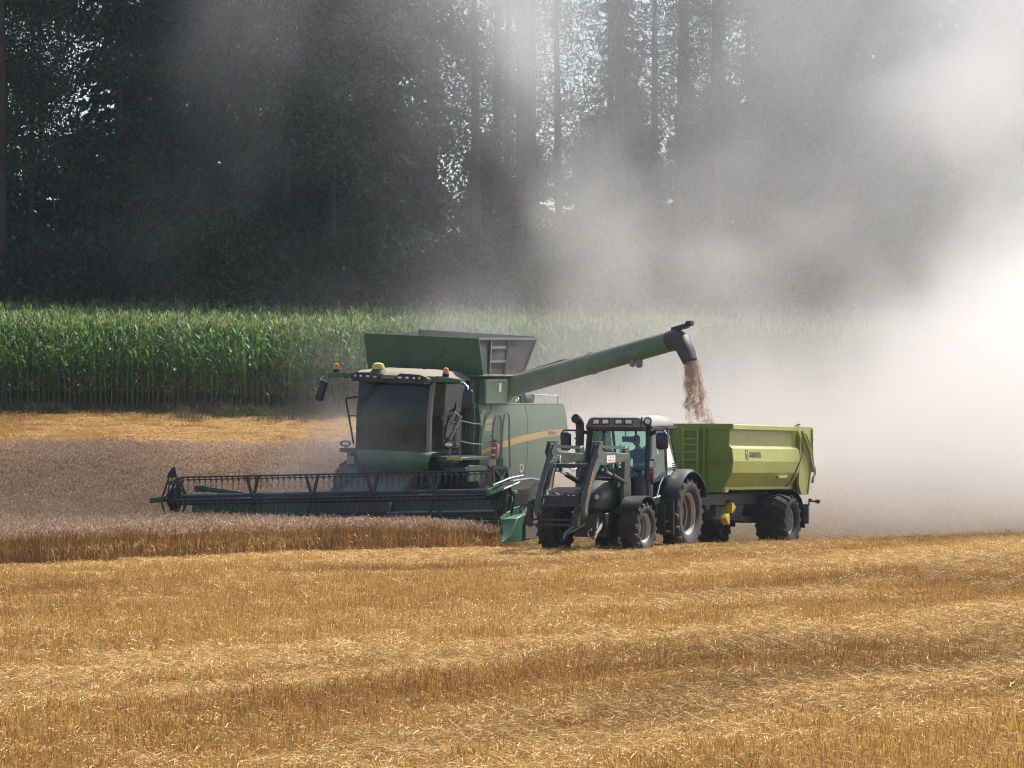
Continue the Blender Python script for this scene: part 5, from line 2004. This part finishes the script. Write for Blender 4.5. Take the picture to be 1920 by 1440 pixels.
    b.build('ladder', M_JG, K)
    for y, z in ((-1.16, 2.32), (1.68, 2.42)):
        l = lamp(K, 'work_lamp', (1.98, y, z), (.26, .14), (1, 0, 0), .10, round_=True)
    b = MB()
    b.bar((1.9, -1.16, 2.3), (1.9, -1.16, 2.1), .03, .05).bar((1.9, 1.68, 2.34), (1.9, 1.68, 2.1), .03, .05)
    b.box((1.2, -1.35, 2.10), (1.9, -.78, 2.20)).bar((1.72, -1.1, 2.1), (1.72, -1.1, 1.72), .1, .3)
    b.loft([[(1.95, -1.30 + .52 * f, 1.62 + dz - .05 * math.sin(math.pi * f)) for dz in (0,)] + [(1.95, -1.30 + .52 * f, 1.74 - .03 * f), (1.75, -1.30 + .52 * f, 1.74), (1.75, -1.30 + .52 * f, 1.62)] for f in (0, .25, .5, .75, 1)])
    b.build('side_bracket', M_JG, K)
    b = MB()
    b.mat(0).box((1.96, -1.10, 1.82), (1.97, -.90, 2.02)).mat(1).box((1.955, -1.31, 1.64), (1.965, -1.17, 1.76))
    b.build('reflector', [M_WGREY, plain('dull_red_reflector', (.22, .05, .02), .5)], K, smooth=0)
    b = MB()
    b.tube([(1.5, -1.16, 2.3), (1.5, -1.42, 3.40), (1.5, -1.40, 3.44), (1.5, -1.12, 3.49), (1.5, -1.0, 3.5)], .024, 6)
    b.bar((1.5, -1.33, 3.0), (1.5, -1.0, 3.02), .03, .03)
    b.tube([(1.5, -.86, 2.3), (1.5, -.98, 3.0), (1.5, -1.0, 3.5), (1.52, -.94, 3.62), (1.55, -.86, 3.66), (1.55, -.86, 3.85)], .022, 6)
    b.build('hand_rail', M_BLK, K)

    # feeder house and underside
    b = MB()
    b.hexa([(1.0, -.75, 1.05), (3.3, -.75, .45), (3.3, .75, .45), (1.0, .75, 1.05), (1.0, -.75, 1.85), (3.3, -.75, 1.10), (3.3, .75, 1.10), (1.0, .75, 1.85)])
    b.build('feeder_house', M_DIRT, K, bevel=.03)
    b = MB()
    b.box((.2, -1.2, 1.3), (1.6, 1.3, 2.05)).box((.6, .9, 1.2), (1.9, 1.3, 1.75))
    b.tube([(1.95, .95, 1.95), (1.98, 1.0, 1.5), (2.0, .9, 1.2)], .04, 6).tube([(1.9, 1.2, 1.7), (2.2, 1.3, 1.5), (2.5, 1.1, 1.2)], .03, 6)
    b.build('cab_support', M_BLD, K, bevel=.02)
    make_wheel(K, 'front_wheel', (0, 1.62, .92), .90, .72, .45, M_YEL, .15, 20, 1)
    make_wheel(K, 'front_wheel', (0, -1.72, .92), .90, .72, .45, M_YEL, .15, 20, -1)
    make_wheel(K, 'rear_wheel', (-4.1, 1.25, .66), .64, .45, .32, M_YEL, .1, 18, 1)
    make_wheel(K, 'rear_wheel', (-4.1, -1.25, .66), .64, .45, .32, M_YEL, .1, 18, -1)

    # ---------------- cutting header with its reel
    H = empty('cutting_header', (3.7, -.50, 1.066), (math.radians(3.8), 0, 0), K)
    Y0, Y1 = -4.42, 4.40
    b = MB()
    b.box((-.78, Y0, -.62), (-.70, Y1, .02)).box((-1.05, Y0, -.70), (.2, Y1, -.62)).box((-1.05, Y0, -.02), (-.85, Y1, .06))
    b.build('header_trough', M_TROUGH, H, bevel=.01)
    b = MB()
    b.tube([(-.40, Y0 + .05, -.50), (-.40, Y1 - .05, -.50)], .11, 12)
    b.build('table_auger', M_BLD, H)
    b = MB()
    b.box((.15, Y0, -.68), (.28, Y1, -.65))
    b.build('cutter_bar', M_BLD, H)
    b = MB()
    b.tube([(0, Y0 + .08, 0), (0, Y1 - .02, 0)], .14, 16)
    b.build('reel_tube', M_BLK, H)
    RAD = .56
    ys = np.arange(Y0 + .16, Y1 - .1, .157)
    for j, a in enumerate((90, 180, 270, 0)):
        ca, sa = math.cos(math.radians(a)), math.sin(math.radians(a))
        c = Vector((RAD * ca, 0, RAD * sa))
        b = MB()
        b.tube([(c.x, Y0 + .12, c.z), (c.x, Y1 - .06, c.z)], .021, 6)
        b.bar((c.x + .02, Y0 + .25, c.z - .066), (c.x + .02, Y1 - .12, c.z - .066), .018, .026)
        b.build('reel_bat', M_BLK, H)
        b = MB()
        for y in ys:
            b.bar((c.x + .012, y, c.z), (c.x + .012, y, c.z - .08), .03, .03)
            b.bar((c.x + .02, y + .02, c.z - .07), (c.x + .02, y + .02, c.z - .125 if a == 90 else c.z - .09), .03, .035)
            yy = y + .02 + rng.normal(0, .004)
            b.bar((c.x + .02, yy - .012, c.z - .10), (c.x + .06, yy - .016, c.z - .34), .0075, .0075)
            b.bar((c.x + .02, yy + .012, c.z - .10), (c.x + .06, yy + .022, c.z - .33), .0065, .0065)
        tag(b.build('tine_row', M_BLD, H, smooth=0), kind='stuff')
    for y in np.linspace(Y0 + 2.12, Y1 - 1.75, 4):
        for a in (90, 180, 270, 0):
            ca, sa = math.cos(math.radians(a)), math.sin(math.radians(a))
            b = MB()
            for dy in (-1, 1):
                b.bar((.08 * ca, y + dy * .03, .08 * sa), (RAD * ca, y + dy * .17, RAD * sa), .075 if abs(ca) > .5 else .02, .085 if abs(sa) > .5 else .02, up=(0, 1, 0))
            b.build('reel_arm', M_BLK, H, bevel=.006)
    # end frames of the reel
    for s, ye in ((-1, Y0), (1, Y1)):
        b = MB()
        pts = [(RAD * math.cos(math.radians(a)), RAD * math.sin(math.radians(a))) for a in (90, 180, 270, 0)]
        for i in range(4):
            b.bar((pts[i][0], ye + s * .0, pts[i][1]), (pts[(i + 1) % 4][0], ye, pts[(i + 1) % 4][1]), .03, .05)
            b.bar((0, ye, 0), (pts[i][0], ye, pts[i][1]), .04, .06)
            b.bar((pts[i][0], ye - .10, pts[i][1] * .9), (pts[(i + 1) % 4][0] * .7, ye + .08, pts[(i + 1) % 4][1]), .025, .035)
        b.lathe([(.30, -.02), (.32, 0), (.30, .02), (.2, .03), (.1, .04)], (0, ye + s * .06, 0), 'y', 20)
        b.tube([(.1, ye + s * .05, .62), (.25, ye + s * .12, .3), (.1, ye + s * .17, 0), (.15, ye + s * .10, -.55)], .02, 5)
        b.tube([(-.3, ye + s * .05, .56), (-.2, ye + s * .20, .05), (-.25, ye + s * .08, -.6)], .022, 5)
        b.build('reel_end', M_BLK, H)
        b = MB()                                              # side wall of the header and crop divider point
        b.prism([(-1.08, -.30), (-.5, -.34), (.35, -.56), (.30, -.74), (-1.08, -.74)], 'y', ye + s * .10, ye + s * .15)
        b.build('header_side', M_JG, H, bevel=.01)
    # left-hand end as seen: tall shield with its tip
    b = MB()
    b.loft([[(x + dx, Y0 + y + dy, z) for dx, dy in ((-.10 * k, -.16 * k), (.10 * k, -.16 * k), (.10 * k, .16 * k), (-.10 * k, .16 * k))] for x, y, z, k in ((.15, -.02, .56, .95), (.12, -.03, .70, .62), (.08, -.03, .82, .22))])
    b.bar((.3, Y0 - .30, -.02), (.2, Y0 - .10, .62), .03, .05).bar((.2, Y0 + .22, .02), (.18, Y0 + .08, .62), .035, .06).bar((.3, Y0 - .30, -.02), (.2, Y0 - .20, -.6), .025, .04)
    b.cyl((.2, Y0 + .05, .30), (.2, Y0 + .05, .02), .11, n=10).box((.1, Y0 - .12, .38), (.3, Y0 + .20, .48))
    b.build('end_shield', M_BLK, H)
    b = MB()
    b.bar((.25, Y0 - .20, .03), (.52, Y0 - .50, 0), .09, .13)
    b.bar((-.75, Y0 + .40, .24), (-1.0, Y0 + 1.55, .06), .06, .12).bar((-.72, Y0 + .10, .26), (-.75, Y0 + .42, .24), .06, .16)
    b.build('reel_lift_arm', M_JG, H, bevel=.01)
    # right-hand end: green beam, hydraulics, shield plate
    b = MB()
    b.bar((.95, Y1 + .10, .06), (-.85, Y1 + .12, .30), .10, .15)
    b.box((-.6, Y1 - .30, -.02), (-.55, Y1 - .02, .58))
    b.build('reel_lift_arm', M_JG, H, bevel=.01)
    b = MB()
    b.tube([(.75, Y1 + .18, .24), (-.2, Y1 + .20, .38), (-.9, Y1 + .22, .42)], .028, 8)
    b.tube([(.3, Y1 + .22, .12), (-.6, Y1 + .24, .26)], .035, 8)
    b.tube([(-.2, Y1 + .25, .30), (-.7, Y1 + .5, .36), (-1.0, Y1 + .65, .30)], .022, 6)
    b.build('reel_cylinder', M_CHR, H)
    b = MB()
    P4 = [(.50, Y1 + .05, .66), (-.20, Y1 + .10, .62), (-.32, Y1 + .10, .10), (.45, Y1 + .05, .05)]
    for i in range(4):
        b.bar(P4[i], P4[(i + 1) % 4], .05, .07)
    b.bar(P4[0], P4[2], .04, .06).bar(P4[1], P4[3], .04, .06)
    b.plate([(.48, Y1 + .02, .62), (.42, Y1 + .02, .1), (.0, Y1 + .04, .1), (.1, Y1 + .04, .5)], .02)
    b.tube([(-.25, Y1 + .15, .1), (-.4, Y1 + .2, -.1), (-.3, Y1 + .15, -.5), (-.1, Y1 + .1, -.66)], .03, 6)
    b.tube([(.3, Y1 + .12, .0), (.1, Y1 + .2, -.2), (.2, Y1 + .12, -.5)], .025, 6)
    b.bar((.35, Y1 - .05, -.1), (.3, Y1 + .05, -.62), .10, .08).bar((.05, Y1 + .0, -.05), (.1, Y1 + .1, -.6), .06, .06)
    b.bar((.55, Y1 - .55, -.52), (.3, Y1 + .1, -.56), .04, .06)
    b.build('end_frame', M_BLD, H)
    b = MB()
    b.mat(0).loft([[(.62, Y1 + .26, -1.14), (.60, Y1 + .32, -1.14), (.55, Y1 + .32, -1.16), (.58, Y1 + .26, -1.16)],
            [(.38, Y1 + .20, -.98), (.30, Y1 + .40, -.98), (.10, Y1 + .40, -1.16), (.25, Y1 + .2, -1.16)],
            [(.20, Y1 + .14, -.60), (.05, Y1 + .46, -.58), (-.25, Y1 + .46, -1.15), (.0, Y1 + .14, -1.15)],
            [(-.35, Y1 + .14, -.52), (-.45, Y1 + .48, -.48), (-.70, Y1 + .48, -1.12), (-.5, Y1 + .14, -1.12)]])
    b.mat(0).hexa([(-.35, Y1 + .30, -.56), (-.30, Y1 + .50, -.56), (-.62, Y1 + .52, -.50), (-.6, Y1 + .30, -.50), (-.72, Y1 + .34, -.36), (-.68, Y1 + .50, -.36), (-.76, Y1 + .52, -.34), (-.78, Y1 + .34, -.34)])
    b.mat(1).hexa([(-.30, Y1 + .49, -1.1), (-.26, Y1 + .52, -1.1), (-.95, Y1 + .60, -1.1), (-.98, Y1 + .56, -1.1), (-.34, Y1 + .49, -.60), (-.30, Y1 + .52, -.60), (-.95, Y1 + .60, -.42), (-.98, Y1 + .56, -.42)])
    b.build('crop_divider', [paint('teal_green_paint', (0.025, 0.13, 0.085), 0.4, 0.2), M_DIRT], H, bevel=.012)
    b = MB()
    b.mat(0).loft([[(1.0, Y0 - .12, -.9), (1.0, Y0 - .08, -.9), (1.0, Y0 - .08, -.95), (1.0, Y0 - .12, -.95)], [(.4, Y0 - .22, -.55), (.4, Y0 - .02, -.55), (.4, Y0 - .02, -.95), (.4, Y0 - .22, -.95)], [(-.4, Y0 - .22, -.4), (-.4, Y0 - .02, -.4), (-.4, Y0 - .02, -.95), (-.4, Y0 - .22, -.95)]])
    b.build('crop_divider', M_JGD, H)

    # fire extinguisher hanging on the ladder rail: a thing of its own
    M = K.matrix_basis
    X = empty('fire_extinguisher', tuple(M @ Vector((-.05, 2.02, 2.05))), (ROLL, 0, -math.pi / 2 - HEAD))
    tag(X, 'red fire extinguisher hanging beside the ladder rail of the harvester', 'fire extinguisher')
    b = MB()
    b.mat(0).lathe([(.001, -.01), (.07, -.01), (.085, .01), (.085, .34), (.07, .39), (.03, .41), (.025, .43), (.001, .43)], (0, 0, 0), 'z', 18)
    b.build('cylinder_body', M_RED, X)
    b = MB()
    for z in (.08, .25):
        b.lathe([(.0865, z), (.0865, z + .05)], (0, 0, 0), 'z', 18)
        b.f = [q for q in b.f if len(q) == 4 and all(b.v[i][0] > .05 for i in q)]
        b.mi = [0] * len(b.f)
    b.build('print_label', M_WHT, X, fix=False)
    b = MB()
    b.box((-.02, -.07, .43), (.02, .05, .46)).bar((0, -.08, .49), (0, .06, .46), .03, .015)
    b.tube([(0, .05, .44), (.0, .13, .42), (.0, .17, .30), (0, .15, .10), (0, .10, .02)], .012, 6)
    b.tube([(0, -.05, .46), (0, -.12, .44), (0, -.15, .36)], .010, 5)
    b.build('hose_valve', M_BLK, X)
    return K


combine = make_combine()


# ------------------------------------------------------------------ grain
def grain_mesh(name, C, size, mat):
    n = len(C)
    d = unit(rng.normal(0, 1, (n, 3)))
    s = unit(np.cross(d, rng.normal(0, 1, (n, 3))))
    u = np.cross(d, s)
    L = (size * rng.uniform(.7, 1.3, n))[:, None]
    a, b_, c, e = C - d * L, C + s * L * .5, C + d * L, C - s * L * .5
    up = C + u * L * .5
    T = np.concatenate([np.stack(q, 1) for q in ((a, b_, up), (b_, c, up), (c, e, up), (e, a, up), (b_, a, c), (e, c, a))])
    return quads_mesh(name, T, [mat])


def make_grain():
    mat = foliage('wheat_grain', (0.46, 0.30, 0.19), (0.84, 0.66, 0.49), transl=0.35, rough=0.6, spec=0.2)
    bpy.context.view_layer.update()
    p0 = combine.matrix_world @ Vector((-.81, 6.94, 4.70))
    n = 13000
    t = rng.random(n) ** .9
    zend = 2.55
    core = rng.random(n) < .7
    side = np.array([.9135, -.4067, 0])
    drift = .06 * t + .22 * t ** 2
    spread = .10 + .17 * t
    wob = .07 * np.sin(t * 17 + 1) * t + .05 * np.sin(t * 31) * t
    lat = (rng.random(n) - .5) * (.30 + .26 * t) * np.where(core, 1.0, 1.35) + drift + wob
    dep = rng.normal(0, 1, n) * spread * .8
    z = p0.z + (zend - p0.z) * t
    C = np.stack([p0.x + lat, p0.y + dep, z], 1)
    v = vnoise(lat * 9 + 20, z * 3.2 + lat * 6, 21) + .5 * vnoise(lat * 22 + 5, z * 9, 22)
    keep = rng.random(n) < np.clip((v - .34) * 1.5 + .35 * (1 - t), .06, 1)
    C, t = C[keep], t[keep]
    n = len(C)
    r = (rng.random(n) < .08) & (t > .35)
    C[r] += np.stack([np.abs(rng.normal(0, .16, r.sum())), rng.normal(0, .1, r.sum()), rng.normal(0, .1, r.sum())], 1)
    me = grain_mesh('falling_grain', C, .0165, mat)
    tag(link(bpy.data.objects.new('falling_grain', me)), 'stream of brown wheat grain falling from the spout into the trailer', kind='stuff')
    # heap already in the trailer
    b = MB()
    M = Matrix.Translation((5.45, 96.09, -.14)) @ Euler((0, math.radians(-1.2), -math.pi / 2 - HEAD)).to_matrix().to_4x4()
    rows = []
    for x in np.linspace(-2.5, 2.9, 20):
        rows.append([M @ Vector((x, y, 2.0 + .58 * math.exp(-((x - 1.5) / 1.5) ** 2 - (y / .9) ** 2) + .03 * rng.normal())) for y in np.linspace(-1.03, 1.03, 11)])
    b.sheet(rows, .4, (0, 0, 1))
    tag(b.build('grain_heap', plain('grain_heap', (.50, .29, .15), .8), None, smooth=60), 'heap of brown wheat grain inside the dump trailer', kind='stuff')
    # chaff drifting in the air
    n = 110
    C = np.stack([rng.uniform(-1, 9, n), rng.uniform(93, 100, n), rng.uniform(1.5, 6.0, n)], 1)
    me = quads_mesh('chaff', leaf_quads(C, .028), [M_STRAW])
    tag(link(bpy.data.objects.new('chaff', me)), 'flecks of pale chaff drifting in the dust', kind='stuff')


rng = np.random.default_rng(106)
make_grain()

# ------------------------------------------------------------------ dust raised by the harvester
def make_dust():
    lo, hi = Vector((-16, 92.5, -0.6)), Vector((34, 140, 27))
    g = bpy.data.node_groups.new('dust_density', 'GeometryNodeTree')
    g.interface.new_socket('Geometry', in_out='INPUT', socket_type='NodeSocketGeometry')
    g.interface.new_socket('Geometry', in_out='OUTPUT', socket_type='NodeSocketGeometry')
    N, K = g.nodes, g.links

    def val(s, v):
        if isinstance(v, bpy.types.NodeSocket):
            K.new(v, s)
        else:
            s.default_value = v

    def m(op, a, b=0.0, clamp=False):
        n = N.new('ShaderNodeMath')
        n.operation = op
        n.use_clamp = clamp
        val(n.inputs[0], a)
        val(n.inputs[1], b)
        return n.outputs[0]
    add = lambda a, b: m('ADD', a, b)
    sub = lambda a, b: m('SUBTRACT', a, b)
    mul = lambda a, b: m('MULTIPLY', a, b)

    def ss(a, b, x):
        n = N.new('ShaderNodeMapRange')
        n.interpolation_type = 'SMOOTHSTEP'
        val(n.inputs['Value'], x)
        val(n.inputs['From Min'], a)
        val(n.inputs['From Max'], b)
        return n.outputs['Result']

    def band(a, b, c, d, x):
        return mul(ss(a, b, x), sub(1.0, ss(c, d, x)))
    pos = N.new('GeometryNodeInputPosition').outputs[0]
    sp = N.new('ShaderNodeSeparateXYZ')
    K.new(pos, sp.inputs[0])
    X, Y, Z = sp.outputs

    def noise(scale, detail, sx=1, sy=1, sz=1, off=0.0, dist=0.0, rough=.55):
        mp = N.new('ShaderNodeVectorMath')
        mp.operation = 'MULTIPLY_ADD'
        K.new(pos, mp.inputs[0])
        mp.inputs[1].default_value = (sx, sy, sz)
        mp.inputs[2].default_value = (off, off * .7, off * 1.3)
        n = N.new('ShaderNodeTexNoise')
        K.new(mp.outputs[0], n.inputs['Vector'])
        n.inputs['Scale'].default_value = scale
        n.inputs['Detail'].default_value = detail
        n.inputs['Roughness'].default_value = rough
        n.inputs['Distortion'].default_value = dist
        return n.outputs['Fac']
    n1 = noise(0.115, 5, 1, .4, .85, 3.1, .5)
    n2 = noise(0.30, 5, 1, .4, 1, 17.0, .4)
    n3 = noise(0.05, 2, 1, 1, .5, 31.0)
    c1, c2, c3 = sub(n1, .5), sub(n2, .5), sub(n3, .5)
    # dense ground-hugging plume to the right, behind the trailer
    H = add(add(2.3, mul(m('MINIMUM', m('MAXIMUM', sub(X, 3.0), 0.0), 12.0), 0.42)), add(mul(c1, 9.0), mul(c2, 3.0)))
    d1 = mul(sub(1.0, ss(-2.6, 2.6, sub(Z, H))), ss(0.5, 11.0, add(X, mul(c1, 8))))
    d1 = mul(d1, sub(1.0, ss(19.0, 28.0, X)))  # unseen right end of the plume cut short so more sun reaches the dust
    d1 = mul(d1, band(96.5, 100.5, 120.0, 130.0, Y))
    d1 = mul(d1, mul(D_DENSE, add(.55, mul(n2, .9))))
    # broad grey veil in front of the wood, with a slanting left side
    xe = add(-0.2, mul(sub(Z, 5.0), -0.30))
    s2 = add(sub(X, xe), add(mul(c1, 13.0), mul(c2, 6.0)))
    d2 = mul(mul(ss(-6.0, 7.0, s2), sub(1.0, ss(19.0, 28.0, X))), band(101.5, 106.0, 115.0, 124.0, Y))  # veil also ended out of view on the right to let sun in
    d2 = mul(d2, mul(D_VEIL, mul(add(add(.50, mul(ss(3.0, 13.0, X), .6)), mul(ss(.34, .66, n1), .70)), add(.62, mul(ss(.3, .7, n2), .75)))))
    # thin wisps farther left
    d3 = mul(ss(-12.0, 1.0, add(X, mul(c3, 10))), mul(band(103.0, 108.0, 118.0, 126.0, Y), mul(D_THIN, mul(add(.06, ss(.44, .64, n1)), add(.1, mul(ss(.32, .66, n2), 1.2))))))
    # low dust over the cut strip and maize foot behind the harvester
    d4 = mul(sub(1.0, ss(1.2, 4.6, add(Z, mul(c2, -4)))), mul(ss(-4.0, 3.0, add(X, mul(c1, 5))), band(99.5, 103.0, 118.0, 125.0, Y)))
    d4 = mul(d4, D_LOW)

    # small clouds around the machine
    def blob(x, y, z, r, k):
        v = N.new('ShaderNodeVectorMath')
        v.operation = 'DISTANCE'
        K.new(pos, v.inputs[0])
        v.inputs[1].default_value = (x, y, z)
        return mul(sub(1.0, ss(r * .2, r, add(v.outputs['Value'], mul(c2, r * 1.1)))), k)
    d5 = blob(-4.6, 95.2, 1.1, 1.9, .16)
    d5 = add(d5, blob(-3.6, 94.6, 1.7, 1.6, .10))
    d5 = add(d5, blob(1.3, 96.2, 2.4, 3.4, .055))
    d5 = add(d5, blob(-0.8, 98.8, 5.2, 2.2, .07))
    d5 = add(d5, blob(-3.4, 94.0, 2.3, 1.5, .06))
    d5 = add(d5, blob(3.2, 94.0, .3, 1.7, .06))
    tot = mul(add(add(d1, d2), add(add(d3, d4), d5)), ss(-15.5, -9.0, X))
    vc = N.new('GeometryNodeVolumeCube')
    K.new(tot, vc.inputs['Density'])
    vc.inputs['Min'].default_value = lo
    vc.inputs['Max'].default_value = hi
    for ax, q in zip('XYZ', (hi - lo)):
        vc.inputs['Resolution ' + ax].default_value = int(q / 0.36)
    t = NT('field_dust')
    v = t.n('ShaderNodeVolumePrincipled')
    v.inputs['Color'].default_value = (0.966, 0.955, 0.940, 1)
    v.inputs['Density'].default_value = 1.0
    v.inputs['Anisotropy'].default_value = 0.65
    t.t.links.new(v.outputs[0], t.out.inputs['Volume'])
    sm = N.new('GeometryNodeSetMaterial')
    sm.inputs['Material'].default_value = t.m
    go = N.new('NodeGroupOutput')
    K.new(vc.outputs[0], sm.inputs['Geometry'])
    K.new(sm.outputs[0], go.inputs[0])
    me = bpy.data.meshes.new('dust_cloud')
    me.materials.append(t.m)
    o = bpy.data.objects.new('dust_cloud', me)
    md = o.modifiers.new('dust', 'NODES')
    md.node_group = g
    tag(o, 'pale dust billowing behind the harvester and trailer', kind='stuff')
    link(o)


D_DENSE, D_VEIL, D_THIN, D_LOW = 0.135, 0.034, 0.042, 0.085
make_dust()


# ------------------------------------------------------------------ thin summer haze between camera and wood
def make_haze():
    t = NT('air_haze')
    v = t.n('ShaderNodeVolumePrincipled')
    v.inputs['Color'].default_value = (0.66, 0.83, 1.0, 1)
    v.inputs['Density'].default_value = 0.00012
    v.inputs['Anisotropy'].default_value = 0.2
    t.t.links.new(v.outputs[0], t.out.inputs['Volume'])
    b = MB()
    b.box((-1600, -1300, -2.5), (1600, 2600, 42))
    o = b.build('haze', t.m, None, smooth=0)
    tag(o, 'thin bluish summer haze over the field', kind='stuff')


make_haze()
